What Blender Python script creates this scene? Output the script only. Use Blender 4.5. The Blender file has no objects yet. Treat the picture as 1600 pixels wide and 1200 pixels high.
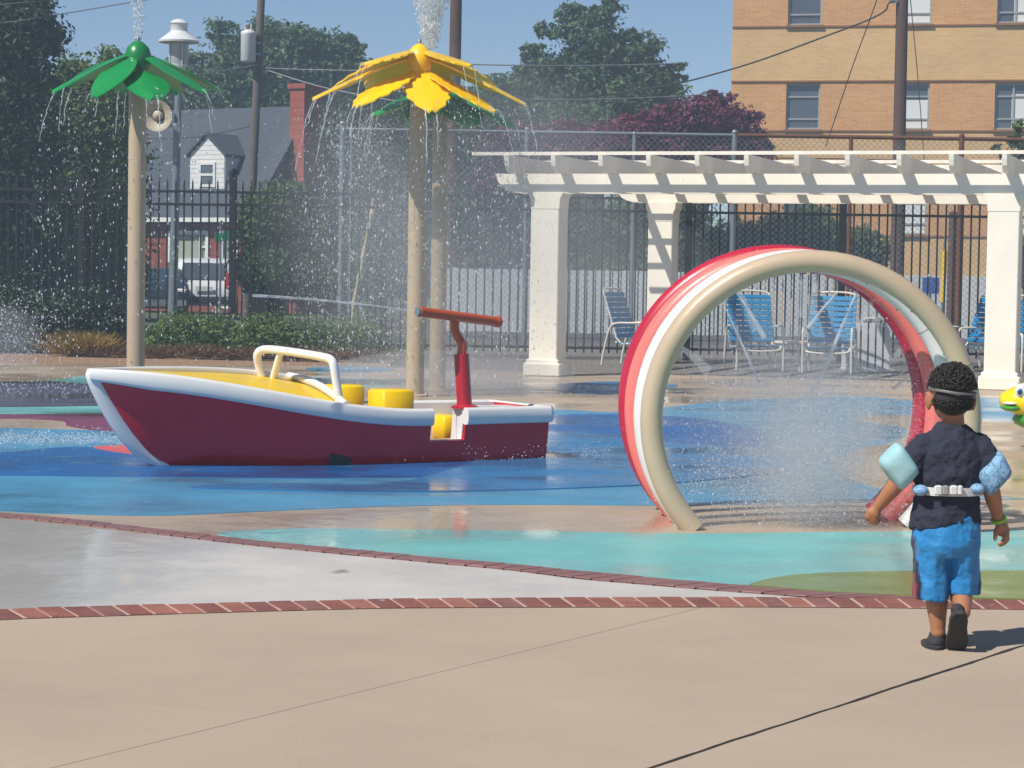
import bpy, math, random
import numpy as np
from mathutils import Vector, Matrix

# ------------------------------------------------------------------ camera
SC = bpy.context.scene
COL = SC.collection
CAM_H = 1.36
FPX = 3500.0                      # focal length in pixels of the 1600 px wide photograph
PITCH = math.atan(170.0 / FPX)
ROLL = math.radians(0.9)
_F = Vector((0, math.cos(PITCH), -math.sin(PITCH)))
_R0 = Vector((1, 0, 0))
_U0 = Vector((0, math.sin(PITCH), math.cos(PITCH)))
_R = _R0 * math.cos(ROLL) + _U0 * math.sin(ROLL)
_U = _U0 * math.cos(ROLL) - _R0 * math.sin(ROLL)
EYE = Vector((0, 0, CAM_H))
cd = bpy.data.cameras.new('camera')
cam = bpy.data.objects.new('camera', cd)
COL.objects.link(cam)
cd.sensor_width = 36.0
cd.lens = 36.0 * FPX / 1600.0
cd.clip_end = 3000.0
cam.matrix_world = Matrix(((_R.x, _U.x, -_F.x, EYE.x), (_R.y, _U.y, -_F.y, EYE.y),
                           (_R.z, _U.z, -_F.z, EYE.z), (0, 0, 0, 1)))
SC.camera = cam

# ------------------------------------------------------------------ light
SUN_EL = math.radians(50)
SUN_TH = math.radians(40)         # light travels to the right, turned this far away from the viewer
LDIR = Vector((math.cos(SUN_TH) * math.cos(SUN_EL), math.sin(SUN_TH) * math.cos(SUN_EL), -math.sin(SUN_EL)))
w = bpy.data.worlds.new('World')
SC.world = w
w.use_nodes = True
nt = w.node_tree
bg = nt.nodes['Background']
sky = nt.nodes.new('ShaderNodeTexSky')
sky.sky_type = 'NISHITA'
sky.sun_disc = False
sky.sun_elevation = SUN_EL
sky.sun_rotation = math.atan2(-LDIR.x, -LDIR.y)
sky.altitude = 0
sky.air_density = 0.62
sky.dust_density = 0.0
sky.ozone_density = 1.6
nt.links.new(sky.outputs[0], bg.inputs[0])
bg.inputs[1].default_value = 0.075
sl = bpy.data.lights.new('sun', 'SUN')
sl.energy = 4.1
sl.angle = math.radians(0.55)
sl.color = (1.0, 0.95, 0.87)
sun = bpy.data.objects.new('sun', sl)
COL.objects.link(sun)
sun.rotation_euler = LDIR.to_track_quat('-Z', 'Y').to_euler()
sun.location = (-20, -20, 40)
SC.view_settings.view_transform = 'Standard'
SC.view_settings.look = 'None'
SC.view_settings.exposure = 0.4
SC.view_settings.gamma = 1.0
SC.view_settings.use_curve_mapping = False
SC.render.engine = 'CYCLES'
SC.cycles.max_bounces = 7
SC.cycles.transparent_max_bounces = 16
SC.cycles.volume_bounces = 1
SC.cycles.use_denoising = True

# ------------------------------------------------------------------ geometry helpers
def ray(px, py):
    return (_F * FPX + _R * (px - 800.0) - _U * (py - 600.0))

def G(px, py, z=0.0):             # where the line of sight through a photo pixel meets the level z
    d = ray(px, py)
    return EYE + d * ((z - CAM_H) / d.z)

def P(px, py, D):                 # point on the line of sight at distance D from the viewer
    d = ray(px, py)
    return EYE + d * (D / d.y)

def on_plane(px, py, p0, n):
    d = ray(px, py)
    return EYE + d * ((p0 - EYE).dot(n) / d.dot(n))

def base_at(px, D):               # ground point seen under pixel column px at distance D
    a = P(px, 560, D)
    return Vector((a.x, a.y, 0))

def srgb(r, g, b, k=1.0):
    def f(c):
        c /= 255.0
        return c / 12.92 if c <= 0.04045 else ((c + 0.055) / 1.055) ** 2.4
    return (f(r) * k, f(g) * k, f(b) * k)

def crom(pts, n=6, closed=False):
    pts = [Vector(p) for p in pts]
    out = []
    m = len(pts)
    rng = range(m) if closed else range(m - 1)
    for i in rng:
        if closed:
            p0, p1, p2, p3 = pts[(i - 1) % m], pts[i], pts[(i + 1) % m], pts[(i + 2) % m]
        else:
            p0, p1, p2, p3 = pts[max(i - 1, 0)], pts[i], pts[i + 1], pts[min(i + 2, m - 1)]
        for k in range(n):
            t = k / n
            out.append(0.5 * ((2 * p1) + (p2 - p0) * t + (2 * p0 - 5 * p1 + 4 * p2 - p3) * t * t
                              + (3 * p1 - p0 - 3 * p2 + p3) * t ** 3))
    if not closed:
        out.append(pts[-1])
    return out

def frame_of(d, hint=Vector((0, 0, 1))):
    d = d.normalized()
    if abs(d.dot(hint)) > 0.97:
        hint = Vector((1, 0, 0)) if abs(d.x) < 0.9 else Vector((0, 1, 0))
    a = d.cross(hint).normalized()
    b = a.cross(d).normalized()
    return a, b

def chain_inverse(parent):
    M = Matrix.Identity(4)
    p = parent
    while p is not None:
        M = p.matrix_basis @ M
        p = p.parent
    return M.inverted()

def tag(o, label=None, cat=None, group=None, kind=None):
    if label: o['label'] = label
    if cat: o['category'] = cat
    if group: o['group'] = group
    if kind: o['kind'] = kind
    return o

def link_mesh(name, me, mat, parent=None):
    o = bpy.data.objects.new(name, me)
    COL.objects.link(o)
    if mat is not None:
        for m in (mat if isinstance(mat, (list, tuple)) else [mat]):
            me.materials.append(m)
    o.parent = parent
    return o

def thing(name, loc, label, cat, group=None, rz=0.0):
    o = bpy.data.objects.new(name, None)
    COL.objects.link(o)
    o.location = loc
    o.rotation_euler = (0, 0, rz)
    o.empty_display_size = 0.2
    return tag(o, label, cat, group)

def kids(o):
    return [c for c in bpy.data.objects if c.parent == o]

def copy_tree(o, parent=None):
    c = o.copy()
    COL.objects.link(c)
    c.parent = parent
    for ch in list(o.children):
        copy_tree(ch, c)
    return c

class MB:
    """collects faces in world (or local) coordinates; build() links ONE mesh object"""
    def __init__(s):
        s.v = []; s.f = []; s.mi = []; s.cur = 0
    def add(s, vs, fs):
        b = len(s.v)
        s.v += [Vector(v) for v in vs]
        for f in fs:
            s.f.append([b + i for i in f]); s.mi.append(s.cur)
        return s
    def box(s, c, size, ax=None, ay=None, az=None):
        c = Vector(c)
        ax = Vector(ax) if ax is not None else Vector((1, 0, 0))
        ay = Vector(ay) if ay is not None else Vector((0, 1, 0))
        az = Vector(az) if az is not None else Vector((0, 0, 1))
        x, y, z = ax * size[0] / 2, ay * size[1] / 2, az * size[2] / 2
        vs = [c + x * i + y * j + z * k for k in (-1, 1) for j in (-1, 1) for i in (-1, 1)]
        return s.add(vs, [(0, 2, 3, 1), (4, 5, 7, 6), (0, 1, 5, 4), (2, 6, 7, 3), (0, 4, 6, 2), (1, 3, 7, 5)])
    def bbox(s, c, size, bev, ax=None, ay=None, az=None):      # box with chamfered edges
        c = Vector(c)
        ax = Vector(ax) if ax is not None else Vector((1, 0, 0))
        ay = Vector(ay) if ay is not None else Vector((0, 1, 0))
        az = Vector(az) if az is not None else Vector((0, 0, 1))
        hx, hy, hz = size[0] / 2, size[1] / 2, size[2] / 2
        def ring(x, y, z, b):
            return [c + ax * px + ay * py + az * z for px, py in
                    ((x - b, y), (-x + b, y), (-x, y - b), (-x, -y + b), (-x + b, -y), (x - b, -y), (x, -y + b), (x, y - b))]
        R = [ring(hx - bev, hy - bev, -hz, bev), ring(hx, hy, -hz + bev, bev), ring(hx, hy, hz - bev, bev), ring(hx - bev, hy - bev, hz, bev)]
        return s.loft(R, True, True, True)
    def loft(s, rings, closed=True, cap0=False, cap1=False):
        n = len(rings[0]); b = len(s.v)
        for r in rings: s.v += [Vector(p) for p in r]
        m = n if closed else n - 1
        for i in range(len(rings) - 1):
            for j in range(m):
                k = (j + 1) % n
                s.f.append([b + i * n + j, b + i * n + k, b + (i + 1) * n + k, b + (i + 1) * n + j]); s.mi.append(s.cur)
        if cap0:
            s.f.append([b + j for j in reversed(range(n))]); s.mi.append(s.cur)
        if cap1:
            s.f.append([b + (len(rings) - 1) * n + j for j in range(n)]); s.mi.append(s.cur)
        return s
    def tube(s, path, r, n=10, cap=True, closed=False, ratio=1.0, hint=Vector((0, 0, 1))):
        path = [Vector(p) for p in path]
        m = len(path)
        if not isinstance(r, (list, tuple)): r = [r] * m
        rings = []
        a = None
        for i in range(m):
            if closed: d = path[(i + 1) % m] - path[(i - 1) % m]
            else: d = path[min(i + 1, m - 1)] - path[max(i - 1, 0)]
            if d.length < 1e-9: d = Vector((0, 0, 1))
            d.normalize()
            if a is None:
                a, b = frame_of(d, hint)
            else:
                a = (a - d * a.dot(d)).normalized(); b = a.cross(d).normalized()
            rings.append([path[i] + (a * math.cos(2 * math.pi * k / n) + b * math.sin(2 * math.pi * k / n) * ratio) * r[i] for k in range(n)])
        if closed: rings.append(rings[0]); cap = False
        return s.loft(rings, True, cap, cap)
    def cyl(s, p0, p1, r0, r1=None, n=14, cap=True):
        return s.tube([p0, p1], [r0, r0 if r1 is None else r1], n, cap)
    def ell(s, c, rad, nu=14, nv=9, M=None):
        c = Vector(c)
        rings = []
        for i in range(nv + 1):
            t = math.pi * i / nv
            t = min(max(t, 0.02), math.pi - 0.02)
            rings.append([Vector((rad[0] * math.sin(t) * math.cos(2 * math.pi * k / nu), rad[1] * math.sin(t) * math.sin(2 * math.pi * k / nu), rad[2] * math.cos(t))) for k in range(nu)])
        if M is not None: rings = [[M @ p for p in r] for r in rings]
        return s.loft([[c + p for p in r] for r in rings], True, True, True)
    def capsule(s, p0, r0, p1, r1, n=14):
        p0, p1 = Vector(p0), Vector(p1)
        d = (p1 - p0)
        L = max(d.length, 1e-6); d /= L
        path = []; rr = []
        for i in range(6):
            t = math.pi / 2 * (1 - i / 5)
            path.append(p0 - d * r0 * math.sin(t)); rr.append(max(r0 * math.cos(t), r0 * 0.03))
        for i in range(6):
            t = math.pi / 2 * i / 5
            path.append(p1 + d * r1 * math.sin(t)); rr.append(max(r1 * math.cos(t), r1 * 0.03))
        a, b = frame_of(d)
        return s.loft([[path[i] + (a * math.cos(2 * math.pi * k / n) + b * math.sin(2 * math.pi * k / n)) * rr[i] for k in range(n)] for i in range(len(path))], True, True, True)
    def lathe(s, c, prof, n=20, axis=Vector((0, 0, 1)), cap=True):
        c = Vector(c); a, b = frame_of(axis)
        return s.loft([[c + axis * z + (a * math.cos(2 * math.pi * k / n) + b * math.sin(2 * math.pi * k / n)) * r for k in range(n)] for r, z in prof], True, cap, cap)
    def prism(s, poly, d):                                      # polygon (list of points) pushed along vector d
        poly = [Vector(p) for p in poly]; d = Vector(d); n = len(poly)
        vs = poly + [p + d for p in poly]
        fs = [list(range(n))[::-1], list(range(n, 2 * n))] + [[i, (i + 1) % n, n + (i + 1) % n, n + i] for i in range(n)]
        return s.add(vs, fs)
    def build(s, name, mat, parent=None, smooth=None, local=False):
        me = bpy.data.meshes.new(name)
        vs = s.v
        if parent is not None and not local:
            M = chain_inverse(parent)
            vs = [M @ v for v in s.v]
        me.from_pydata([tuple(v) for v in vs], [], s.f)
        if any(s.mi): me.polygons.foreach_set('material_index', s.mi)
        if smooth is not None:
            me.polygons.foreach_set('use_smooth', [True] * len(me.polygons))
            if smooth < 180:
                me.set_sharp_from_angle(angle=math.radians(smooth))
        me.update()
        return link_mesh(name, me, mat, parent)

# ------------------------------------------------------------------ materials
def _nodes(name):
    m = bpy.data.materials.new(name)
    m.use_nodes = True
    return m, m.node_tree, m.node_tree.nodes['Principled BSDF']

def pm(name, col, rough=0.5, var=0.12, scale=4.0, bump=0.0, bscale=40.0, metal=0.0, spec=0.5, coat=0.0, rvar=0.0, detail=5.0, stretch=None, col2=None, worn=None):
    """procedural material: noise in the colour, the gloss and the relief"""
    m, t, b = _nodes(name)
    N, L = t.nodes, t.links
    tc = N.new('ShaderNodeTexCoord')
    src = tc.outputs['Object']
    if stretch:
        mp = N.new('ShaderNodeMapping'); mp.inputs['Scale'].default_value = stretch
        L.new(src, mp.inputs[0]); src = mp.outputs[0]
    nz = N.new('ShaderNodeTexNoise'); nz.inputs['Scale'].default_value = scale; nz.inputs['Detail'].default_value = detail
    nz.inputs['Roughness'].default_value = 0.62
    L.new(src, nz.inputs['Vector'])
    mr = N.new('ShaderNodeMapRange'); mr.inputs[1].default_value = 0.3; mr.inputs[2].default_value = 0.7
    L.new(nz.outputs[0], mr.inputs[0])
    mx = N.new('ShaderNodeMix'); mx.data_type = 'RGBA'
    c2 = col2 if col2 else tuple(min(1, c * (1 + var)) for c in col)
    c1 = tuple(c * (1 - var) for c in col) if not col2 else col
    mx.inputs[6].default_value = (*c1, 1); mx.inputs[7].default_value = (*c2, 1)
    L.new(mr.outputs[0], mx.inputs[0])
    out = mx.outputs[2]
    if worn:                                                    # small chips and stains: (colour, threshold, scale)
        n2 = N.new('ShaderNodeTexNoise'); n2.inputs['Scale'].default_value = worn[2]; n2.inputs['Detail'].default_value = 8
        L.new(src, n2.inputs['Vector'])
        r2 = N.new('ShaderNodeMapRange'); r2.inputs[1].default_value = worn[1]; r2.inputs[2].default_value = worn[1] + 0.06
        L.new(n2.outputs[0], r2.inputs[0])
        m2 = N.new('ShaderNodeMix'); m2.data_type = 'RGBA'
        L.new(r2.outputs[0], m2.inputs[0]); L.new(out, m2.inputs[6]); m2.inputs[7].default_value = (*worn[0], 1)
        out = m2.outputs[2]
    L.new(out, b.inputs['Base Color'])
    b.inputs['Roughness'].default_value = rough
    if rvar:
        r = N.new('ShaderNodeMapRange'); r.inputs[1].default_value = 0.35; r.inputs[2].default_value = 0.65
        r.inputs[3].default_value = max(0.02, rough - rvar); r.inputs[4].default_value = min(1, rough + rvar)
        n3 = N.new('ShaderNodeTexNoise'); n3.inputs['Scale'].default_value = scale * 0.6; n3.inputs['Detail'].default_value = 4
        L.new(src, n3.inputs['Vector']); L.new(n3.outputs[0], r.inputs[0]); L.new(r.outputs[0], b.inputs['Roughness'])
    b.inputs['Metallic'].default_value = metal
    b.inputs['Specular IOR Level'].default_value = spec
    b.inputs['Coat Weight'].default_value = coat
    b.inputs['Coat Roughness'].default_value = 0.08
    if bump:
        nb = N.new('ShaderNodeTexNoise'); nb.inputs['Scale'].default_value = bscale; nb.inputs['Detail'].default_value = 6
        L.new(src, nb.inputs['Vector'])
        bp = N.new('ShaderNodeBump'); bp.inputs['Strength'].default_value = bump; bp.inputs['Distance'].default_value = 0.02
        L.new(nb.outputs[0], bp.inputs['Height']); L.new(bp.outputs[0], b.inputs['Normal'])
    return m

def leaf_mat(name, dark, light, trans=0.35):
    m, t, b = _nodes(name)
    N, L = t.nodes, t.links
    g = N.new('ShaderNodeNewGeometry')
    mx = N.new('ShaderNodeMix'); mx.data_type = 'RGBA'
    mx.inputs[6].default_value = (*dark, 1); mx.inputs[7].default_value = (*light, 1)
    L.new(g.outputs['Random Per Island'], mx.inputs[0])
    L.new(mx.outputs[2], b.inputs['Base Color'])
    b.inputs['Roughness'].default_value = 0.55
    b.inputs['Specular IOR Level'].default_value = 0.3
    tr = N.new('ShaderNodeBsdfTranslucent'); L.new(mx.outputs[2], tr.inputs[0])
    ms = N.new('ShaderNodeMixShader'); ms.inputs[0].default_value = trans
    L.new(b.outputs[0], ms.inputs[1]); L.new(tr.outputs[0], ms.inputs[2])
    L.new(ms.outputs[0], t.nodes['Material Output'].inputs[0])
    return m

def wet_mat(name, col, rough=0.22, rvar=0.14, var=0.10, puddle=0.5, worn=None, dry=None):
    """painted concrete under a film of water: pools are smooth, the rest is brushed concrete"""
    m = pm(name, col, rough, var, 1.7, 0, rvar=0, worn=worn, detail=8, spec=0.5)
    t = m.node_tree; N, L = t.nodes, t.links
    b = N['Principled BSDF']
    tc = N.new('ShaderNodeNewGeometry')
    mp = N.new('ShaderNodeMapping'); mp.inputs['Scale'].default_value = (0.45, 0.7, 1)
    L.new(tc.outputs['Position'], mp.inputs[0])
    n = N.new('ShaderNodeTexNoise'); n.inputs['Scale'].default_value = 1.0; n.inputs['Detail'].default_value = 6; n.inputs['Roughness'].default_value = 0.6
    L.new(mp.outputs[0], n.inputs['Vector'])
    r = N.new('ShaderNodeMapRange'); r.inputs[1].default_value = puddle - 0.1; r.inputs[2].default_value = puddle + 0.1
    r.inputs[3].default_value = max(0.05, rough - rvar); r.inputs[4].default_value = rough + rvar
    L.new(n.outputs[0], r.inputs[0]); L.new(r.outputs[0], b.inputs['Roughness'])
    nb = N.new('ShaderNodeTexNoise'); nb.inputs['Scale'].default_value = 9.0; nb.inputs['Detail'].default_value = 5
    mp2 = N.new('ShaderNodeMapping'); mp2.inputs['Scale'].default_value = (1.0, 0.5, 1)
    L.new(tc.outputs['Position'], mp2.inputs[0]); L.new(mp2.outputs[0], nb.inputs['Vector'])
    bp = N.new('ShaderNodeBump'); bp.inputs['Strength'].default_value = 0.12; bp.inputs['Distance'].default_value = 0.02
    L.new(nb.outputs[0], bp.inputs['Height']); L.new(bp.outputs[0], b.inputs['Normal'])
    return m

def soak(m, edge, dark=0.72):
    """lets water stand on the part of a slab left of the line x = edge (m): darker and smoother there"""
    t = m.node_tree; N, L = t.nodes, t.links; b = N['Principled BSDF']
    g = N.new('ShaderNodeNewGeometry'); s = N.new('ShaderNodeSeparateXYZ'); L.new(g.outputs['Position'], s.inputs[0])
    n = N.new('ShaderNodeTexNoise'); n.inputs['Scale'].default_value = 1.1; n.inputs['Detail'].default_value = 7; n.inputs['Roughness'].default_value = .65
    L.new(g.outputs['Position'], n.inputs['Vector'])
    a = N.new('ShaderNodeMath'); a.operation = 'MULTIPLY_ADD'; a.inputs[1].default_value = 3.4; L.new(n.outputs[0], a.inputs[0]); L.new(s.outputs[0], a.inputs[2])
    r = N.new('ShaderNodeMapRange'); r.interpolation_type = 'SMOOTHSTEP'; r.inputs[1].default_value = edge + 1.7 + .55; r.inputs[2].default_value = edge + 1.7 - .55
    L.new(a.outputs[0], r.inputs[0])
    oc = b.inputs['Base Color'].links[0].from_socket; orr = b.inputs['Roughness'].links[0].from_socket
    mx = N.new('ShaderNodeMix'); mx.data_type = 'RGBA'; mx.blend_type = 'MULTIPLY'; mx.inputs[7].default_value = (dark, dark * 1.01, dark * 1.02, 1)
    L.new(r.outputs[0], mx.inputs[0]); L.new(oc, mx.inputs[6]); L.new(mx.outputs[2], b.inputs['Base Color'])
    mr = N.new('ShaderNodeMix'); L.new(r.outputs[0], mr.inputs[0]); L.new(orr, mr.inputs[2]); mr.inputs[3].default_value = .1; L.new(mr.outputs[0], b.inputs['Roughness'])
    return m

def glass_mat(name, col, rough=0.05):
    m, t, b = _nodes(name)
    N, L = t.nodes, t.links
    tc = N.new('ShaderNodeTexCoord'); nz = N.new('ShaderNodeTexNoise'); nz.inputs['Scale'].default_value = 1.3
    L.new(tc.outputs['Object'], nz.inputs['Vector'])
    mx = N.new('ShaderNodeMix'); mx.data_type = 'RGBA'
    mx.inputs[6].default_value = (*[c * 0.6 for c in col], 1); mx.inputs[7].default_value = (*[c * 1.4 for c in col], 1)
    L.new(nz.outputs[0], mx.inputs[0]); L.new(mx.outputs[2], b.inputs['Base Color'])
    b.inputs['Roughness'].default_value = rough
    b.inputs['Specular IOR Level'].default_value = 0.8
    return m

def water_mat(name, opacity=0.5):
    """broken, air-filled water: partly clear, partly white"""
    m, t, b = _nodes(name)
    N, L = t.nodes, t.links
    b.inputs['Base Color'].default_value = (0.86, 0.9, 0.94, 1)
    b.inputs['Roughness'].default_value = 0.15
    tl = N.new('ShaderNodeBsdfTranslucent'); tl.inputs[0].default_value = (0.85, 0.9, 0.95, 1)
    m1 = N.new('ShaderNodeMixShader'); m1.inputs[0].default_value = 0.45
    L.new(b.outputs[0], m1.inputs[1]); L.new(tl.outputs[0], m1.inputs[2])
    tp = N.new('ShaderNodeBsdfTransparent')
    m2 = N.new('ShaderNodeMixShader')
    tc = N.new('ShaderNodeTexCoord'); nz = N.new('ShaderNodeTexNoise'); nz.inputs['Scale'].default_value = 14; nz.inputs['Detail'].default_value = 4
    L.new(tc.outputs['Object'], nz.inputs['Vector'])
    mr = N.new('ShaderNodeMapRange'); mr.inputs[1].default_value = 0.35; mr.inputs[2].default_value = 0.65
    mr.inputs[3].default_value = opacity * 0.45; mr.inputs[4].default_value = min(1.0, opacity * 1.4)
    L.new(nz.outputs[0], mr.inputs[0]); L.new(mr.outputs[0], m2.inputs[0])
    L.new(tp.outputs[0], m2.inputs[1]); L.new(m1.outputs[0], m2.inputs[2])
    L.new(m2.outputs[0], t.nodes['Material Output'].inputs[0])
    return m

def volume_mat(name, density, col=(0.93, 0.95, 1.0), aniso=0.2):
    m = bpy.data.materials.new(name); m.use_nodes = True
    t = m.node_tree; N, L = t.nodes, t.links
    N.remove(N['Principled BSDF'])
    v = N.new('ShaderNodeVolumePrincipled')
    v.inputs['Color'].default_value = (*col, 1)
    v.inputs['Density'].default_value = density
    v.inputs['Anisotropy'].default_value = aniso
    L.new(v.outputs[0], N['Material Output'].inputs['Volume'])
    return m

def brick_mat(name, c1, c2, mortar, bw=0.22, bh=0.075, axis='X', z_off=0.0):
    m, t, b = _nodes(name)
    N, L = t.nodes, t.links
    tc = N.new('ShaderNodeTexCoord')
    sp = N.new('ShaderNodeSeparateXYZ'); L.new(tc.outputs['Object'], sp.inputs[0])
    ad = N.new('ShaderNodeMath'); ad.operation = 'ADD'; L.new(sp.outputs[0], ad.inputs[0]); L.new(sp.outputs[1], ad.inputs[1])
    cb = N.new('ShaderNodeCombineXYZ'); L.new(ad.outputs[0], cb.inputs[0]); L.new(sp.outputs[2], cb.inputs[1])
    br = N.new('ShaderNodeTexBrick')
    br.inputs['Color1'].default_value = (*c1, 1); br.inputs['Color2'].default_value = (*c2, 1); br.inputs['Mortar'].default_value = (*mortar, 1)
    br.inputs['Scale'].default_value = 1.0; br.inputs['Brick Width'].default_value = bw; br.inputs['Row Height'].default_value = bh
    br.inputs['Mortar Size'].default_value = 0.008
    L.new(cb.outputs[0], br.inputs['Vector'])
    nz = N.new('ShaderNodeTexNoise'); nz.inputs['Scale'].default_value = 0.8; nz.inputs['Detail'].default_value = 7
    L.new(tc.outputs['Object'], nz.inputs['Vector'])
    mr = N.new('ShaderNodeMapRange'); mr.inputs[3].default_value = 0.82; mr.inputs[4].default_value = 1.15
    L.new(nz.outputs[0], mr.inputs[0])
    mx = N.new('ShaderNodeMix'); mx.data_type = 'RGBA'; mx.blend_type = 'MULTIPLY'; mx.inputs[0].default_value = 1
    L.new(br.outputs['Color'], mx.inputs[6]); L.new(mr.outputs[0], mx.inputs[7])
    L.new(mx.outputs[2], b.inputs['Base Color'])
    b.inputs['Roughness'].default_value = 0.85
    bp = N.new('ShaderNodeBump'); bp.inputs['Strength'].default_value = 0.4; bp.inputs['Distance'].default_value = 0.01
    L.new(br.outputs['Fac'], bp.inputs['Height']); bp.invert = True
    L.new(bp.outputs[0], b.inputs['Normal'])
    return m

M = {}
M['deck'] = pm('deck_concrete', srgb(190, 171, 150, 0.77), 0.88, 0.1, 0.7, 0.12, 70, detail=12, worn=(srgb(166, 149, 131), 0.66, 1.7), rvar=0.08)
M['pad'] = wet_mat('pad_concrete', srgb(184, 164, 140, 0.85), 0.3, 0.2, 0.12)
M['grey_concrete'] = wet_mat('grey_concrete', srgb(200, 196, 190, 0.86), 0.5, 0.2, 0.10, worn=(srgb(110, 106, 100), 0.69, 3.0))
soak(M['grey_concrete'], -1.5, .97)
M['mortar'] = pm('mortar', srgb(204, 178, 164, 0.82), 0.9, 0.1, 8)
for i_, (r_, g_, b_) in enumerate(((146, 88, 76), (132, 80, 72), (158, 100, 86), (138, 92, 84))):
    M['brick%d' % i_] = pm('paver_brick', srgb(r_, g_, b_, 0.85), 0.8, 0.22, 5.0, 0.35, 60, worn=(srgb(176, 146, 132), .68, 16))
M['brick_wet'] = pm('paver_brick_wet', srgb(142, 98, 94, 0.85), 0.45, 0.16, 3.0, 0.2, 60, rvar=.15)
M['mortar_wet'] = pm('mortar_wet', srgb(160, 120, 112, 0.8), 0.5, 0.1, 8)
M['brick'] = pm('paver_brick', srgb(146, 88, 76, 0.85), 0.8, 0.2, 3.0, 0.3, 60)
M['asphalt'] = pm('asphalt', (0.075, 0.075, 0.078), 0.9, 0.2, 0.6, 0.3, 30)
M['grass'] = pm('lawn', (0.06, 0.09, 0.03), 0.95, 0.35, 0.5, 0.5, 20)
M['mulch'] = pm('mulch', srgb(164, 130, 102, 0.75), 0.95, 0.4, 14.0, 0.9, 40)
M['gravel'] = pm('gravel', srgb(132, 126, 120, 0.75), 0.95, 0.3, 18.0, 0.7, 60)
def paint(n, r, g, b, k=0.85):
    return wet_mat(n, srgb(r, g, b, k), 0.26, 0.18, 0.16, worn=(srgb(r * .7 + 50, g * .7 + 50, b * .7 + 44, k), 0.62, 2.4))
M['p_blue'] = paint('paint_blue', 48, 124, 178)
M['p_deep'] = paint('paint_deep_blue', 26, 100, 168)
M['p_light'] = paint('paint_light_blue', 78, 150, 188)
M['p_teal'] = paint('paint_teal', 116, 190, 188)
M['p_green'] = paint('paint_green', 116, 138, 58)
M['p_slate'] = paint('paint_slate', 84, 82, 102)
M['p_maroon'] = paint('paint_maroon', 128, 62, 92)
M['p_salmon'] = paint('paint_salmon', 220, 96, 92)
M['p_tan'] = paint('paint_tan', 188, 164, 134)
# ------------------------------------------------------------------ the setting: ground, deck, painted pad
def sheet(name, pts, z, mat, label, cat, skirt=False):
    pts = [Vector(p) for p in pts]
    mb = MB()
    top = [Vector((p.x, p.y, z)) for p in pts]
    if skirt: mb.loft([[Vector((p.x, p.y, -.001)) for p in pts], top], True, False, True)
    else: mb.add(top, [list(range(len(pts)))])
    o = mb.build(name, mat)
    return tag(o, label, cat, kind='structure')

def gp(px_pts, n=6):              # smooth closed outline on the ground from photo points
    return crom([G(a, b) for a, b in px_pts], n, True)

sheet('ground', [(-400, -30, 0), (400, -30, 0), (400, 900, 0), (-400, 900, 0)], -0.06, M['grass'], 'wide green lawn and verge beyond the fences', 'ground')
sheet('road', [(-60, 47, 0), (60, 47, 0), (60, 68, 0), (-60, 68, 0)], -0.045, M['asphalt'], 'dark asphalt street behind the fences', 'road')
back = [(-700, 560), (-200, 565), (0, 567), (250, 570), (600, 574), (850, 582), (1000, 584), (1300, 589), (1600, 594), (2300, 602), (2700, 606)]
backg = crom([G(a, b) for a, b in back], 4)
# splash pad slab
near = [(-700, 770), (-100, 802), (0, 809), (200, 830), (400, 852), (600, 871), (800, 889), (1000, 908), (1200, 928), (1400, 944), (1800, 948), (2300, 960), (2700, 975)]
neg = crom([G(a, b) for a, b in near], 4)
sheet('splash_pad', backg + neg[::-1], 0.0, M['pad'], 'wet tan concrete splash pad around the boat and hoops', 'pad')
# planting bed and gravel behind the pad
bedL = [p for p in backg if p.x < -1.6]
sheet('mulch_bed', [bedL[0] + Vector((0, 0.02, 0))] + [p + Vector((0, 0.02, 0)) for p in bedL[1:]] + [Vector((bedL[-1].x, 38.5, 0)), Vector((bedL[0].x, 38.5, 0))], -0.012, M['mulch'], 'brown mulch strip under the shrubs by the fence', 'mulch')
bedR = [p for p in backg if p.x >= -1.6]
sheet('gravel_strip', [p + Vector((0, 0.02, 0)) for p in bedR] + [Vector((bedR[-1].x, 46, 0)), Vector((-1.6, 46, 0))], -0.016, M['gravel'], 'grey gravel strip below the white pergola', 'gravel')

# brick borders -----------------------------------------------------
b1n = [(-420, 1012), (-150, 981), (0, 969), (200, 962), (400, 956), (600, 951), (800, 949.5), (1000, 949), (1200, 949), (1400, 950.5), (1600, 953), (1800, 957), (2000, 962), (2350, 973), (2700, 987)]
b1f = [(-420, 996), (-150, 966), (0, 954), (200, 947.5), (400, 942.5), (600, 938), (800, 936), (1000, 935), (1200, 935), (1400, 936), (1600, 938.5), (1800, 942), (2000, 947), (2350, 958), (2700, 971)]
b2f = [(-420, 778), (-100, 795), (0, 802), (100, 811), (200, 822), (300, 834), (400, 845), (500, 855), (600, 864.5), (700, 874), (800, 883), (900, 893), (1000, 902), (1100, 911), (1200, 919.5), (1300, 927), (1400, 932), (1480, 935.5)]
b2n = [(-420, 783), (-100, 801), (0, 808.5), (100, 818), (200, 829), (300, 841.5), (400, 853), (500, 863), (600, 872.5), (700, 882), (800, 891.5), (900, 904), (1000, 913), (1100, 921.5), (1200, 929), (1260, 933.5), (1330, 935), (1400, 935.8)]
def resample(pts, step):
    out = [pts[0].copy()]; acc = 0
    for a, b in zip(pts, pts[1:]):
        L = (b - a).length
        t = step - acc
        while t <= L:
            out.append(a + (b - a) * (t / L)); t += step
        acc = (acc + L) % step
    return out
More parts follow.
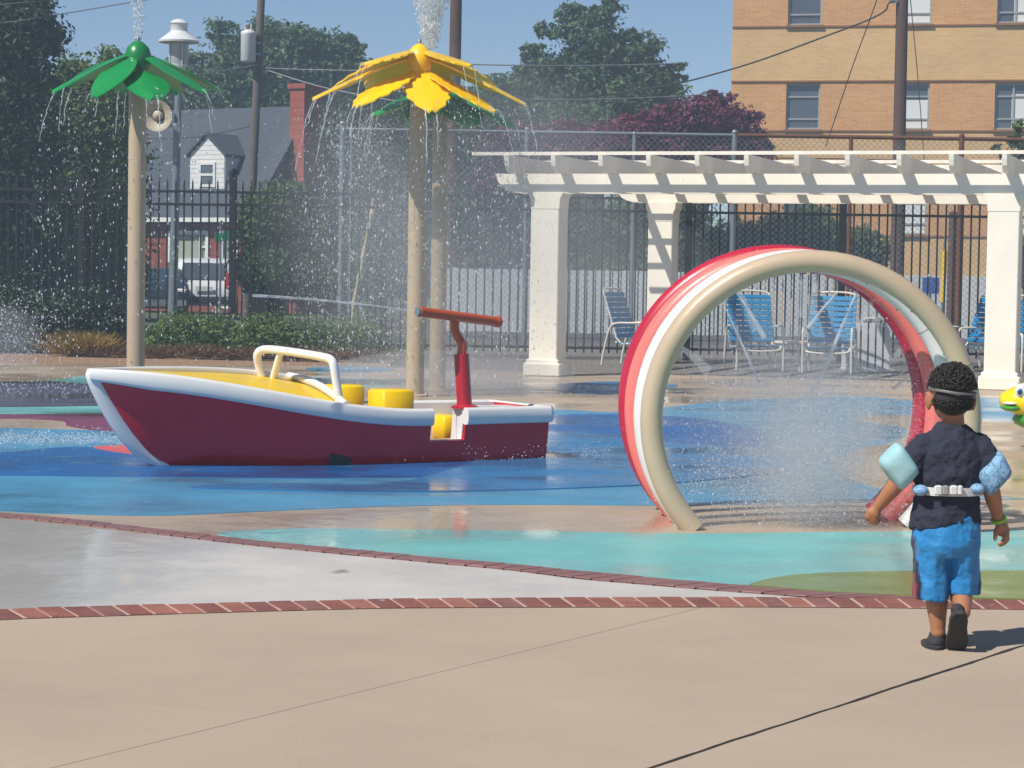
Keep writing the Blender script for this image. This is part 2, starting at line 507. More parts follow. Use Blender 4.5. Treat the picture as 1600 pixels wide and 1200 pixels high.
def curve_at(pts, L):             # point at arc length fraction L
    tot = sum((b - a).length for a, b in zip(pts, pts[1:])); want = L * tot; acc = 0
    for a, b in zip(pts, pts[1:]):
        d = (b - a).length
        if acc + d >= want: return a + (b - a) * ((want - acc) / max(d, 1e-9))
        acc += d
    return pts[-1].copy()
def brick_border(name, npx, fpx, label, width, seed, skew, mb_=None, mm_=None):
    rnd = random.Random(seed)
    A = crom([G(a, b) for a, b in npx], 5); B = crom([G(a, b) for a, b in fpx], 5)
    bed = sheet(name, A + B[::-1], 0.0025 if not mb_ else .0048, M[mm_ or 'mortar'], label, 'brick border')
    mid = [(a + b) / 2 for a, b in zip(A, B)]
    tot = sum((b - a).length for a, b in zip(A, A[1:]))
    n = int(tot / width)
    for i in range(n):
        t0, t1 = i / n, (i + 0.89) / n
        sk = skew / n
        q = [curve_at(A, min(1, t0 + sk)), curve_at(A, min(1, t1 + sk)), curve_at(B, t1), curve_at(B, t0)]
        if (q[3] - q[0]).length < 0.06: continue
        c = sum(q, Vector()) / 4
        q = [c + (p - c) * 0.985 for p in q]
        h = 0.0065 + rnd.uniform(-0.0015, 0.002)
        jx = rnd.uniform(-.003, .003); q = [p + Vector((jx, rnd.uniform(-.002, .002), 0)) for p in q]
        lo = [Vector((p.x, p.y, -0.02)) for p in q]
        mdl = [Vector((p.x, p.y, h - 0.004)) for p in q]
        hi = [Vector((c.x + (p.x - c.x) * .95, c.y + (p.y - c.y) * .97, h)) for p in q]
        MB().loft([lo, mdl, hi], True, False, True).build('brick', M[mb_ or 'brick%d' % rnd.randrange(4)], bed)
    return bed
brick_border('brick_border', b1n, b1f, 'near row of red pavers along the edge of the tan deck', 0.1, 1, 0.62)
brick_border('brick_border', b2n, b2f, 'far curved row of red pavers edging the painted pad', 0.1, 2, 0.3, 'brick_wet', 'mortar_wet')
# grey concrete wedge between the two borders
A = crom([G(a, b) for a, b in b2n[:16]], 5); B = crom([G(a, b) for a, b in [p for p in b1f if p[0] <= 1210]], 5)
sheet('wet_concrete_apron', A + B[::-1], -0.001, M['grey_concrete'], 'pale grey wet concrete wedge between the two paver rows', 'concrete')

# near deck, cut into slabs by its joints ----------------------------
deck = thing('concrete_deck', (0, 5, 0), 'dry tan concrete deck in the foreground with joints', 'deck')
tag(deck, kind='structure')
outline = crom([G(a, b + 0.3) for a, b in b1n], 4)
poly0 = [Vector((p.x, p.y, 0)) for p in outline] + [Vector((7, 1.0, 0)), Vector((-6, 1.0, 0))]
sheet('deck_bed', [p + Vector((0, 0, 0)) for p in poly0], -0.05, M['asphalt'], 'dark bed showing in the joints of the tan deck', 'deck bed')
def split(poly, a, b, gap):
    d = (b - a); n = Vector((-d.y, d.x, 0)).normalized()
    def clip(poly, sgn):
        out = []
        for p, q in zip(poly, poly[1:] + poly[:1]):
            dp = sgn * (p - a).dot(n) - gap / 2; dq = sgn * (q - a).dot(n) - gap / 2
            if dp >= 0: out.append(p)
            if dp * dq < 0: out.append(p + (q - p) * (dp / (dp - dq)))
        return out
    return [x for x in (clip(poly, 1), clip(poly, -1)) if len(x) > 2]
polys = [poly0]
J1 = (G(1015, 1200), G(1600, 1008)); J2 = (G(80, 1200), G(1060, 958)); J3 = (G(0, 1078), G(800, 1150)); J4 = (G(800, 1042), G(1600, 1107))
slabs = []
parts = split(poly0, J1[0], J1[1], 0.019)
for q in parts:
    for r_ in split(q, J2[0], J2[1], 0.0035):
        slabs += split(r_, *(J3 if (sum(r_, Vector()) / len(r_)).x < 0.6 else J4), 0.0032)
def ragged(q, a, b):              # worn, chipped edge along the wide joint
    d = (b - a).normalized(); n = Vector((-d.y, d.x, 0)); out = []
    for p, r in zip(q, q[1:] + q[:1]):
        out.append(p)
        if abs((p - a).dot(n)) < .03 and abs((r - a).dot(n)) < .03 and (r - p).length > .3:
            m = int((r - p).length / .05); rr = random.Random(int(p.x * 1000) + 7); w_ = 0
            for k in range(1, m):
                w_ = .75 * w_ + rr.uniform(-.0028, .0028)
                out.append(p + (r - p) * k / m + n * w_)
    return out
for i, q in enumerate(slabs):
    q = ragged(q, J1[0], J1[1])
    rs = random.Random(i)
    c = sum(q, Vector()) / len(q)
    top = [Vector((p.x, p.y, 0.0)) for p in q]
    low = [Vector((p.x, p.y, -0.045)) for p in q]
    MB().loft([low, top], True, False, True).build('slab', M['deck'], deck)

# painted shapes on the pad ------------------------------------------
def paint_shape(name, pts, lvl, mat, label, n=6):
    return sheet(name, gp(pts, n), 0.003 * lvl, M[mat], label, 'painted band', True)
paint_shape('painted_blue_water', [(-500, 668), (-200, 671), (0, 669), (190, 673), (400, 668), (700, 652), (840, 640), (950, 644), (1010, 640), (1150, 626), (1340, 620), (1430, 626), (1550, 622), (1750, 622), (2100, 630), (2100, 800), (1750, 782), (1600, 780), (1300, 786), (1040, 790), (800, 789), (600, 792), (420, 799), (250, 806), (100, 803.5), (0, 799), (-200, 788), (-500, 772)], 1, 'p_light', 'light blue painted water running under the boat and hoops')
paint_shape('painted_deep_blue', [(-500, 716), (-200, 712), (0, 708), (80, 701), (150, 700), (260, 712), (400, 700), (700, 690), (850, 652), (960, 648), (1060, 652), (1150, 664), (1210, 688), (1160, 718), (1000, 737), (860, 744), (500, 748), (250, 746), (0, 744), (-200, 742), (-500, 742)], 2, 'p_deep', 'deep blue painted streak around the foot of the boat')
paint_shape('painted_blue_streak', [(830, 690), (900, 676), (1000, 690), (1200, 704), (1260, 730), (1100, 752), (900, 764), (600, 770), (300, 764), (420, 756), (640, 752)], 3, 'p_blue', 'mid blue painted streak left of the tan hoop')
paint_shape('painted_teal_band', [(340, 834), (440, 827), (560, 827), (800, 830), (1070, 834), (1300, 832), (1600, 829), (1800, 828), (2200, 830), (2200, 910), (1800, 905), (1500, 905), (1250, 915), (1175, 916), (1100, 910.5), (1000, 901.5), (900, 892.5), (800, 882.5), (700, 873.5), (600, 864), (500, 854.5), (420, 846)], 1, 'p_teal', 'pale teal painted band in front of the hoops')
paint_shape('painted_green_patch', [(1172, 914), (1250, 899), (1400, 894), (1600, 893), (1800, 895), (2150, 900), (2150, 946), (1800, 941), (1600, 937.5), (1480, 934), (1400, 931), (1300, 926), (1210, 919)], 2, 'p_green', 'olive green painted patch behind the walking child')
paint_shape('painted_back_teal', [(-500, 600), (-100, 599), (60, 596), (140, 588), (300, 588), (600, 592), (640, 599), (560, 605), (300, 606), (150, 600), (0, 604), (-500, 612)], 1, 'p_teal', 'thin teal painted line at the back left of the pad')
paint_shape('painted_slate_band', [(-500, 600), (0, 597), (90, 597), (170, 602), (400, 606), (520, 612), (400, 632), (170, 634), (0, 636), (-500, 636)], 2, 'p_slate', 'slate grey painted band left of the boat bow')
paint_shape('painted_mid_teal', [(-500, 636), (0, 636.5), (170, 634.5), (460, 632), (460, 649), (180, 651), (0, 649.5), (-500, 649)], 1, 'p_teal', 'teal painted band below the slate grey one')
paint_shape('painted_maroon_band', [(-500, 646), (0, 648), (172, 647), (460, 650), (460, 672), (190, 675), (110, 667), (40, 655), (-500, 650)], 2, 'p_maroon', 'maroon painted band beside the boat bow')
paint_shape('painted_salmon_sliver', [(146, 701), (190, 697), (225, 697), (250, 710), (228, 713.5)], 3, 'p_salmon', 'small salmon painted sliver at the boat stem')
paint_shape('painted_back_blue', [(866, 602), (930, 597), (1010, 597), (1060, 603), (1000, 613), (930, 616), (880, 612)], 1, 'p_blue', 'blue painted patch right of the pergola column reflection')
paint_shape('painted_far_blue', [(480, 575), (560, 572.5), (620, 577), (560, 583), (500, 581)], 1, 'p_light', 'small blue painted patch behind the boat windscreen')
paint_shape('painted_tan_island', [(1330, 655), (1400, 650), (1500, 652), (1560, 660), (1750, 658), (2000, 690), (2000, 790), (1600, 778), (1420, 770), (1330, 750), (1300, 716), (1400, 690), (1410, 668)], 2, 'p_tan', 'tan painted patch on the right behind the child')
# ------------------------------------------------------------------ background: buildings, fences, poles, vehicles
M['bldg_tan'] = brick_mat('tan_brick', srgb(222, 180, 122, .88), srgb(212, 168, 110, .88), srgb(216, 188, 146, .85))
M['bldg_orange'] = brick_mat('orange_brick', srgb(214, 158, 102, .88), srgb(200, 142, 88, .88), srgb(212, 176, 132, .85))
M['bldg_line'] = pm('brick_ledge', srgb(150, 104, 66, .8), 0.9, 0.2, 3)
M['house_brick'] = brick_mat('red_brick', srgb(150, 64, 46, .8), srgb(128, 52, 40, .8), srgb(150, 110, 96, .7))
M['chimney_brick'] = brick_mat('chimney_brick', srgb(176, 84, 66, .8), srgb(158, 70, 54, .8), srgb(160, 110, 96, .7))
M['roof'] = pm('roof_shingle', srgb(78, 84, 96, .75), 0.9, 0.25, 6, 0.5, 30, stretch=(1, 1, 3))
M['white_trim'] = pm('white_trim', srgb(228, 228, 224, .85), 0.55, 0.05, 6)
M['glass_dark'] = glass_mat('dark_glass', (0.07, 0.085, 0.105))
M['glass_pale'] = glass_mat('pale_glass', (0.16, 0.18, 0.2))
M['blind'] = pm('window_blind', srgb(226, 228, 226, .85), 0.7, 0.05, 20, stretch=(.3, .3, 14))
M['curtain'] = pm('curtain_green', srgb(170, 178, 158, .7), 0.9, 0.12, 9, stretch=(6, 6, .3))
M['alu'] = pm('window_frame_metal', srgb(176, 178, 176, .8), 0.45, 0.08, 8, metal=0.3)
M['iron'] = pm('black_iron', (0.012, 0.014, 0.016), 0.45, 0.3, 12)
M['galv'] = pm('galvanised_steel', srgb(150, 158, 166, .75), 0.45, 0.15, 9, metal=0.55)
M['rust'] = pm('rusty_steel', srgb(120, 78, 58, .7), 0.85, 0.3, 14)
M['wood_pole'] = pm('weathered_wood', srgb(126, 118, 108, .6), 0.9, 0.25, 6, 0.5, 20, stretch=(8, 8, .5))
M['wood_brown'] = pm('creosoted_wood', srgb(112, 82, 70, .62), 0.9, 0.25, 6, 0.5, 20, stretch=(8, 8, .5))
M['wire'] = pm('cable', (0.03, 0.03, 0.03), 0.6, 0.1, 4)
M['wire_pale'] = pm('pale_cable', (0.25, 0.26, 0.28), 0.5, 0.1, 4)
M['vinyl'] = pm('white_vinyl', srgb(214, 218, 222, .82), 0.5, 0.06, 3)
M['lamp_white'] = pm('lamp_white', srgb(222, 224, 226, .85), 0.4, 0.06, 6)
M['lamp_lens'] = glass_mat('lamp_lens', (0.35, 0.36, 0.38), 0.2)
M['beige_horn'] = pm('horn_beige', srgb(196, 184, 160, .8), 0.5, 0.1, 8)
M['sign_green'] = pm('sign_green', srgb(16, 120, 84, .8), 0.4, 0.08, 8)
M['sign_blue'] = pm('sign_blue', srgb(60, 96, 176, .8), 0.4, 0.08, 8)
M['yellow_plastic'] = pm('yellow_guard', srgb(236, 200, 40, .85), 0.45, 0.08, 8)
M['car_white'] = pm('car_white', srgb(226, 228, 230, .85), 0.25, 0.04, 3, coat=0.6)
M['car_dark'] = pm('car_dark', (0.02, 0.03, 0.035), 0.25, 0.1, 3, coat=0.6)
M['rubber'] = pm('tyre_rubber', (0.02, 0.02, 0.02), 0.85, 0.2, 20)
M['rim'] = pm('wheel_rim', (0.5, 0.5, 0.52), 0.3, 0.1, 9, metal=0.8)
M['red_light'] = pm('tail_light', (0.55, 0.02, 0.02), 0.2, 0.1, 9, coat=0.5)
M['head_light'] = pm('head_light', (0.8, 0.8, 0.78), 0.12, 0.05, 9, coat=0.8)
M['chrome'] = pm('chrome', (0.75, 0.75, 0.75), 0.12, 0.05, 9, metal=1.0)

def wall_mesh(mb, p0, u, n, W, H, holes, depth=0.18, z0=0.0):
    """wall face in the plane p0 + a*u + b*z with openings (a0,a1,b0,b1) and their reveals"""
    zz = Vector((0, 0, 1))
    xs = sorted(set([0, W] + [h[0] for h in holes] + [h[1] for h in holes]))
    zs = sorted(set([z0, H] + [h[2] for h in holes] + [h[3] for h in holes]))
    for i in range(len(xs) - 1):
        for j in range(len(zs) - 1):
            cx, cz = (xs[i] + xs[i + 1]) / 2, (zs[j] + zs[j + 1]) / 2
            if any(h[0] < cx < h[1] and h[2] < cz < h[3] for h in holes): continue
            mb.add([p0 + u * xs[i] + zz * zs[j], p0 + u * xs[i + 1] + zz * zs[j], p0 + u * xs[i + 1] + zz * zs[j + 1], p0 + u * xs[i] + zz * zs[j + 1]], [(0, 1, 2, 3)])
    for a0, a1, b0, b1 in holes:
        c = [p0 + u * a0 + zz * b0, p0 + u * a1 + zz * b0, p0 + u * a1 + zz * b1, p0 + u * a0 + zz * b1]
        d = [p - n * depth for p in c]
        mb.add(c + d, [(0, 1, 5, 4), (1, 2, 6, 5), (2, 3, 7, 6), (3, 0, 4, 7)])
    return mb

# --- tan brick apartment block on the right -------------------------
phi = math.radians(13)
BU = Vector((math.cos(phi), -math.sin(phi), 0)); BN = Vector((-math.sin(phi), -math.cos(phi), 0)); ZZ = Vector((0, 0, 1))
B0 = base_at(1134, 72.0)
bl = thing('brick_apartment_building', B0, 'tall tan and orange brick apartment building behind the pergola', 'building')
def b_uz(px, py):
    q = on_plane(px, py, B0, BN); return (q - B0).dot(BU), q.z
BW, BH = 26.0, 15.0
rowsz = [(b_uz(1250, 202)[1], b_uz(1250, 131)[1]), (b_uz(1250, 39)[1], b_uz(1250, 39)[1] + 1.46)]
st = rowsz[1][0] - rowsz[0][0]
rowsz = [(rowsz[0][0] - st, rowsz[0][1] - st)] + rowsz + [(rowsz[1][0] + st, rowsz[1][1] + st)]
cols = [(b_uz(1228, 170)[0], b_uz(1281, 170)[0]), (b_uz(1399, 170)[0], b_uz(1452, 170)[0]), (b_uz(1554, 170)[0], b_uz(1640, 170)[0])]
dx = cols[1][0] - cols[0][0]
cols += [(cols[2][1] + 2.2, cols[2][1] + 3.3), (cols[2][1] + 5.5, cols[2][1] + 6.6)]
holes = [(c0, c1, z0, z1) for (z0, z1) in rowsz for (c0, c1) in cols]
# horizontal courses: orange beside the windows, tan between
edges = []
for z0, z1 in rowsz: edges += [(z0 - 0.02, z1 + 0.05)]
mo = MB(); mt = MB()
zc = -0.1
for (z0, z1) in edges:
    wall_mesh(mt, B0, BU, BN, BW, z0, [], z0=zc); 
    wall_mesh(mo, B0, BU, BN, BW, z1, [h for h in holes if z0 - .01 <= h[2] <= z1], z0=z0)
    zc = z1
wall_mesh(mt, B0, BU, BN, BW, BH, [], z0=zc)
back_d = -BN * 9.0
for q0, q1 in ((B0, B0 + back_d), (B0 + BU * BW, B0 + BU * BW + back_d)):
    mt.add([q0 - ZZ * .1, q1 - ZZ * .1, q1 + ZZ * BH, q0 + ZZ * BH], [(0, 1, 2, 3)])
mt.add([B0 + back_d - ZZ * .1, B0 + back_d + BU * BW - ZZ * .1, B0 + back_d + BU * BW + ZZ * BH, B0 + back_d + ZZ * BH], [(0, 1, 2, 3)])
mt.build('wall', M['bldg_tan'], bl); o = mo.build('window_course', M['bldg_orange'], bl)
MB().box(B0 + BU * BW / 2 + back_d / 2 + ZZ * (BH + .15), (BW + .4, 9.4, .3), BU, -BN).build('roof', M['roof'], bl)
for z0, z1 in edges:
    for z in (z0 - .03, z1 + .03):
        MB().box(B0 + BU * BW / 2 + BN * .015 + ZZ * z, (BW, .05, .05), BU, -BN).build('ledge', M['bldg_line'], bl)
rw = random.Random(5)
for k, (c0, c1, z0, z1) in enumerate(holes):
    wd, hh = c1 - c0, z1 - z0
    cen = B0 + BU * (c0 + c1) / 2 + ZZ * (z0 + z1) / 2 - BN * .13
    win = MB()
    for sx in (-1, 1): win.box(cen + BU * sx * (wd / 2 - .03), (.06, .07, hh), BU, -BN)
    for zz_ in (-hh / 2 + .03, -hh * .27, hh * .22, hh / 2 - .03): win.box(cen + ZZ * zz_, (wd - .12, .06, .05), BU, -BN)
    if wd > 1.4: win.box(cen - BU * wd * .16, (.06, .065, hh - .12), BU, -BN)
    wo = win.build('window', M['alu'], bl)
    MB().box(cen - BN * .03, (wd - .02, .02, hh - .02), BU, -BN).build('pane', M['glass_dark'], wo)
    lit = {0: .35, 1: .8, 2: .85}.get(k % 5, rw.random())
    if lit > .6:
        hb = hh * (.62 if k % 5 == 1 else .74)
        xo = wd * .14 if k % 5 == 2 else 0
        MB().box(cen + BU * xo - BN * .012 + ZZ * (-hh / 2 + hb / 2 + .04), (wd * (.66 if k % 5 == 2 else .94), .012, hb), BU, -BN).build('blind', M['blind'], wo)
    MB().box(B0 + BU * (c0 + c1) / 2 + ZZ * (z0 - .04) + BN * .03, (wd + .12, .14, .07), BU, -BN).build('sill', M['bldg_line'], wo)

# --- brick house with dormer and chimney ----------------------------
a = math.radians(31)
HN = Vector((-math.sin(a), -math.cos(a), 0))          # out of the front
HL = Vector((-math.cos(a), math.sin(a), 0))           # along the front, to the left
HG = -HN                                              # along the gable, to the back
C = base_at(383, 72.0)
house = thing('brick_house', C, 'small red brick house with grey roof, white dormer and tall chimney', 'house')
WL, DG, EZ, RZ = 9.0, 6.2, 3.15, 6.75
def h_uz(px, py):
    q = on_plane(px, py, C, HN); return (q - C).dot(HL), q.z
w1 = (h_uz(326, 385)[0], h_uz(264, 385)[0], h_uz(290, 410)[1], h_uz(290, 361)[1])
w2 = (h_uz(372, 385)[0], h_uz(345, 385)[0], 0.15, h_uz(350, 362)[1])
fw = MB(); wall_mesh(fw, C, HL, HN, WL, EZ, [w1, w2], .12)
apex = C + HG * DG / 2 + ZZ * RZ
fw.add([C, C + HG * DG, C + HG * DG + ZZ * EZ, apex, C + ZZ * EZ], [(0, 1, 2, 3, 4)])
c2 = C + HL * WL
fw.add([c2, c2 + HG * DG, c2 + HG * DG + ZZ * EZ, apex + HL * WL, c2 + ZZ * EZ], [(0, 1, 2, 3, 4)])
fw.add([C + HG * DG, c2 + HG * DG, c2 + HG * DG + ZZ * EZ, C + HG * DG + ZZ * EZ], [(0, 1, 2, 3)])
fw.build('wall', M['house_brick'], house)
rf = MB()
ov = .3
sl_ = (apex - (C + ZZ * EZ)).normalized()
e0 = C + ZZ * EZ - sl_ * .35 - HL * ov; e1 = c2 + ZZ * EZ - sl_ * .35 + HL * ov
r0 = apex - HL * ov + ZZ * .02; r1 = apex + HL * (WL + ov) + ZZ * .02
nrm = Vector((sl_.x, sl_.y, 0)).normalized() * -sl_.z + ZZ * math.hypot(sl_.x, sl_.y)
rf.prism([e0, e1, r1, r0], nrm * .12)
slb = (apex - (C + HG * DG + ZZ * EZ)).normalized()
g0 = C + HG * DG + ZZ * EZ - slb * .35 - HL * ov; g1 = c2 + HG * DG + ZZ * EZ - slb * .35 + HL * ov
nb_ = Vector((slb.x, slb.y, 0)).normalized() * -slb.z + ZZ * math.hypot(slb.x, slb.y)
rf.prism([g1, g0, r0 + ZZ * .003, r1 + ZZ * .003], nb_ * .12)
roof = rf.build('roof', M['roof'], house)
MB().box(C + HL * WL / 2 + HN * .36 + ZZ * (EZ - .16), (WL + .6, .12, .14), HL, HN).build('gutter', M['white_trim'], house)
# chimney on the gable end
cc = C + HG * (DG * .41) - HL * .45
ch = MB(); cm = lambda z0, z1, wg, wu: ch.box(cc + ZZ * (z0 + z1) / 2, (wu, wg, z1 - z0), HL, HG)
cm(0, 3.0, 1.9, .62); cm(3.0, 4.3, 1.5, .6); cm(4.3, 7.35, 1.0, .58)
cho = ch.build('chimney', M['chimney_brick'], house)
MB().box(cc + ZZ * 7.42, (.72, 1.14, .16), HL, HG).build('chimney_cap', M['chimney_brick'], cho)
# windows of the front
for (u0, u1, z0, z1), m_, split_ in ((w1, 'curtain', 2), (w2, 'glass_pale', 1)):
    cen = C + HL * (u0 + u1) / 2 + ZZ * (z0 + z1) / 2 - HN * .05
    wd, hh = u1 - u0, z1 - z0
    fr = MB()
    for sx in (-1, 1): fr.box(cen + HL * sx * (wd / 2 - .05) + HN * .04, (.12, .1, hh), HL, HN)
    for sz in (-1, 1): fr.box(cen + ZZ * sz * (hh / 2 - .05) + HN * .04, (wd - .24, .1, .12), HL, HN)
    if split_ == 2: fr.box(cen - HL * wd * .3 + HN * .04, (.08, .08, hh - .24), HL, HN); fr.box(cen - HL * wd * .4 + HN * .04, (wd * .12, .06, .06), HL, HN)
    f_ = fr.build('window' if split_ == 2 else 'door', M['white_trim'], house)
    MB().box(cen - HN * .02, (wd - .1, .02, hh - .1), HL, HN).build('pane', M[m_], f_)
# dormer
du0, dz0 = h_uz(352, 295); du1, _ = h_uz(297, 295)
fr_off = HG * .62
dcen = lambda u, z: C + HL * u + fr_off + ZZ * z
pd = C + fr_off
def d_uz(px, py):
    q = on_plane(px, py, pd, HN); return (q - pd).dot(HL), q.z
ul, zb = d_uz(297, 297); ur, zt = d_uz(352, 240); um, zp = d_uz(325, 213)
dorm = MB()
face = [pd + HL * ur + ZZ * (zb - .3), pd + HL * ul + ZZ * (zb - .3), pd + HL * ul + ZZ * zt, pd + HL * um + ZZ * zp, pd + HL * ur + ZZ * zt]
dorm.prism(face, HG * 2.3)
do = dorm.build('dormer', M['white_trim'], house)
nb = 13
for i in range(nb):
    za = zb - .2 + (zp - zb + .2) * i / nb; zd = zb - .2 + (zp - zb + .2) * (i + 1) / nb - .012
    def span(z):
        if z <= zt: return ur + .02, ul - .02
        k = (zp - z) / (zp - zt); return um + (ur - um) * k + .02, um + (ul - um) * k - .02
    a0, a1 = span((za + zd) / 2)
    if a1 - a0 > .06:
        MB().box(pd + HL * (a0 + a1) / 2 + ZZ * (za + zd) / 2 + HN * .012, (a1 - a0, .024, zd - za), HL, HN).build('siding_board', M['white_trim'], do)
dr = MB()
for s_, ue in ((1, ul), (-1, ur)):
    lo = pd + HL * (ue + s_ * .12) + ZZ * (zt - .1) + HN * .14; hi = pd + HL * um + ZZ * (zp + .06) + HN * .14
    dr.prism([lo, hi, hi + ZZ * .07, lo + ZZ * .07], HG * 2.6)
dr.build('dormer_roof', M['roof'], do)
u0, z0 = d_uz(336, 290); u1, z1 = d_uz(314, 256)
dw = MB(); wc = pd + HL * (u0 + u1) / 2 + ZZ * (z0 + z1) / 2 + HN * .045
wd, hh = abs(u1 - u0), z1 - z0
for sx in (-1, 1): dw.box(wc + HL * sx * wd / 2, (.09, .05, hh + .1), HL, HN)
for zz_ in (-hh / 2, 0, hh / 2): dw.box(wc + ZZ * zz_, (wd - .09, .045, .08), HL, HN)
dwo = dw.build('dormer_window', M['white_trim'], do)
# small gable window
MB().box(C + HG * 1.6 - HL * .05 + ZZ * 4.1, (.06, .7, .9), HL, HG).build('gable_window', M['glass_dark'], house)
MB().box(wc - HN * .015, (wd - .1, .015, hh - .08), HL, HN).build('dormer_pane', M['glass_dark'], do)

# --- white vinyl fence across the street ------------------------------
VD = 50.0
x0 = base_at(676, VD).x; x1 = base_at(1700, VD).x
vf = thing('white_vinyl_fence', ((x0 + x1) / 2, VD, 0), 'long low white board fence seen through the iron fence', 'white fence')
bm0 = MB().bbox((0, 0, .79), (.16, .025, 1.4), .006); first = None
n = int((x1 - x0) / .19)
for i in range(n):
    if first is None:
        first = bm0.build('board', M['vinyl'], vf, local=True); o = first
    else:
        o = first.copy(); COL.objects.link(o); o.parent = vf
    o.location = (x0 + (i + .5) * .19 - (x0 + x1) / 2, 0, random.Random(i).uniform(-.01, .01))
for z in (.3, 1.15, 1.32):
    MB().box(((x0 + x1) / 2, VD + .045, z), (x1 - x0, .06, .07)).build('rail', M['vinyl'], vf)

# --- chain-link fence ------------------------------------------------
CD = 43.0
xa = base_at(531, CD).x; xb = base_at(1680, CD).x; CT = 4.1
cl = thing('chain_link_fence', ((xa + xb) / 2, CD, 0), 'tall galvanised chain-link fence behind the black iron fence', 'chain-link fence')
wm = MB(); pitch = .115
def wire_line(p, q, r=.0042):
    wm.tube([p, q], r, 3, False)
k = -CT
while k < (xb - xa):
    for sgn in (1, -1):
        # x = k + z  (or mirrored)
        zA = max(0.06, -k); zB = min(CT, (xb - xa) - k)
        if zB > zA:
            pa, pb = k + zA, k + zB
            X = (lambda t: xa + t) if sgn == 1 else (lambda t: xb - t)
            wire_line(Vector((X(pa), CD + sgn * .004, zA)), Vector((X(pb), CD + sgn * .004, zB)))
    k += pitch
wm.build('chain_mesh', M['galv'], cl); bpy.data.objects['chain_mesh']['kind'] = 'stuff'
for px, r, top, mt_ in ((531, .055, 4.2, 'galv'), (545, .025, 4.1, 'galv'), (684, .035, 4.1, 'galv'), (818, .045, 4.15, 'galv'), (985, .04, 4.1, 'galv'), (1141, .055, 4.15, 'galv'), (1322, .04, 4.1, 'rust'), (1494, .05, 4.15, 'rust'), (1660, .04, 4.1, 'rust')):
    x = base_at(px, CD).x
    MB().cyl((x, CD, 0), (x, CD, top), r).ell((x, CD, top), (r * 1.15, r * 1.15, r * 1.1), 10, 6).build('post', M[mt_], cl, 60)
xm = base_at(1141, CD).x
MB().cyl((xa, CD, CT), (xm, CD, CT), .032).build('top_rail', M['galv'], cl, 60)
MB().cyl((xm, CD, CT + .0), (xb, CD, CT + .0), .04).build('top_rail', M['rust'], cl, 60)
MB().cyl((xm, CD, CT - .42), (xb, CD, CT - .42), .012).build('tension_wire', M['rust'], cl, 60)

# --- black iron fence -------------------------------------------------
FD = 37.0
xa = base_at(-60, FD).x; xb = base_at(1680, FD).x
fe = thing('iron_fence', ((xa + xb) / 2, FD, 0), 'long black iron picket fence behind the splash pad', 'iron fence')
pk = MB().bbox((0, 0, 1.445), (.026, .026, 2.69), .003)
pk.add([(-.013, -.013, 2.79), (.013, -.013, 2.79), (.013, .013, 2.79), (-.013, .013, 2.79), (0, 0, 2.87)], [(0, 1, 4), (1, 2, 4), (2, 3, 4), (3, 0, 4)])
first = None; n = int((xb - xa) / .138)
postx = [base_at(p, FD).x for p in (-110, 126, 362, 598, 836, 1072, 1312, 1556)]
for i in range(n):
    x = xa + (i + .5) * .138
    if any(abs(x - p) < .09 for p in postx): continue
    if first is None:
        first = pk.build('picket', M['iron'], fe, local=True); o = first
    else:
        o = first.copy(); COL.objects.link(o); o.parent = fe
    o.location = (x - (xa + xb) / 2, 0, 0)
for x in postx:
    MB().bbox((x, FD, 1.47), (.115, .115, 2.94), .01).build('post', M['iron'], fe)
    MB().lathe((x, FD, 2.94), [(.085, 0), (.085, .03), (.03, .1)], 4).build('post_cap', M['iron'], fe)
for z in (2.65, 2.44, .18):
    MB().box(((xa + xb) / 2, FD - .028, z), (xb - xa, .03, .042)).build('rail', M['iron'], fe)

# --- utility poles and wires ------------------------------------------
def utility_pole(base, top, r0, r1, mat, label):
    t = thing('utility_pole', base, label, 'utility pole', 'utility poles along the street')
    pts = [base + (top - base) * k / 8 for k in range(9)]
    MB().tube(pts, [r0 + (r1 - r0) * k / 8 for k in range(9)], 14).build('shaft', mat, t, 60)
    return t
b1 = base_at(383, 60); p1t = P(410, -40, 60)
up1 = utility_pole(b1, p1t, .14, .10, M['wood_pole'], 'leaning grey utility pole carrying the white transformer beside the house')
tc_ = P(388, 72, 59.75)
MB().lathe(tc_ - ZZ * .42, [(.17, 0), (.2, .03), (.2, .72), (.21, .74), (.19, .8), (.05, .86)], 18).build('transformer', M['lamp_white'], up1, 50)
MB().box(tc_ + Vector((.18, .08, .1)), (.3, .08, .06)).box(tc_ + Vector((.18, .08, -.2)), (.3, .08, .06)).build('bracket', M['galv'], up1)
for sx in (-.08, .08): MB().lathe(tc_ + Vector((sx, 0, .4)), [(.03, 0), (.045, .05), (.02, .1), (.04, .14), (.012, .2)], 8).build('insulator', M['beige_horn'], up1, 50)
b2 = base_at(702, 55); up2 = utility_pole(b2, P(714, -60, 55), .17, .14, M['wood_brown'], 'brown utility pole standing behind the yellow flower spray')
b3 = base_at(1398, 56); up3 = utility_pole(b3, P(1411, -60, 56), .17, .145, M['wood_brown'], 'dark brown utility pole in front of the brick apartment building')
MB().box(P(1396, 2, 55.9), (.2, .1, .08)).build('insulator_arm', M['galv'], up3)
b4 = base_at(1484, 46); up4 = thing('wooden_post', b4, 'short reddish brown wooden post behind the fence under the pergola', 'post')
MB().tube([b4, b4 + ZZ * 1.2, b4 + ZZ * 2.75], [.1, .095, .09], 12).build('shaft', M['wood_brown'], up4, 60)
MB().lathe(b4 + ZZ * 2.75, [(.1, 0), (.1, .03), (.02, .07)], 12).build('cap', M['wood_brown'], up4, 60)
gy = base_at(1470, 45.6)
yg = thing('guy_wire_guard', gy, 'bright yellow guy wire guard beside the reddish wooden post', 'guard')
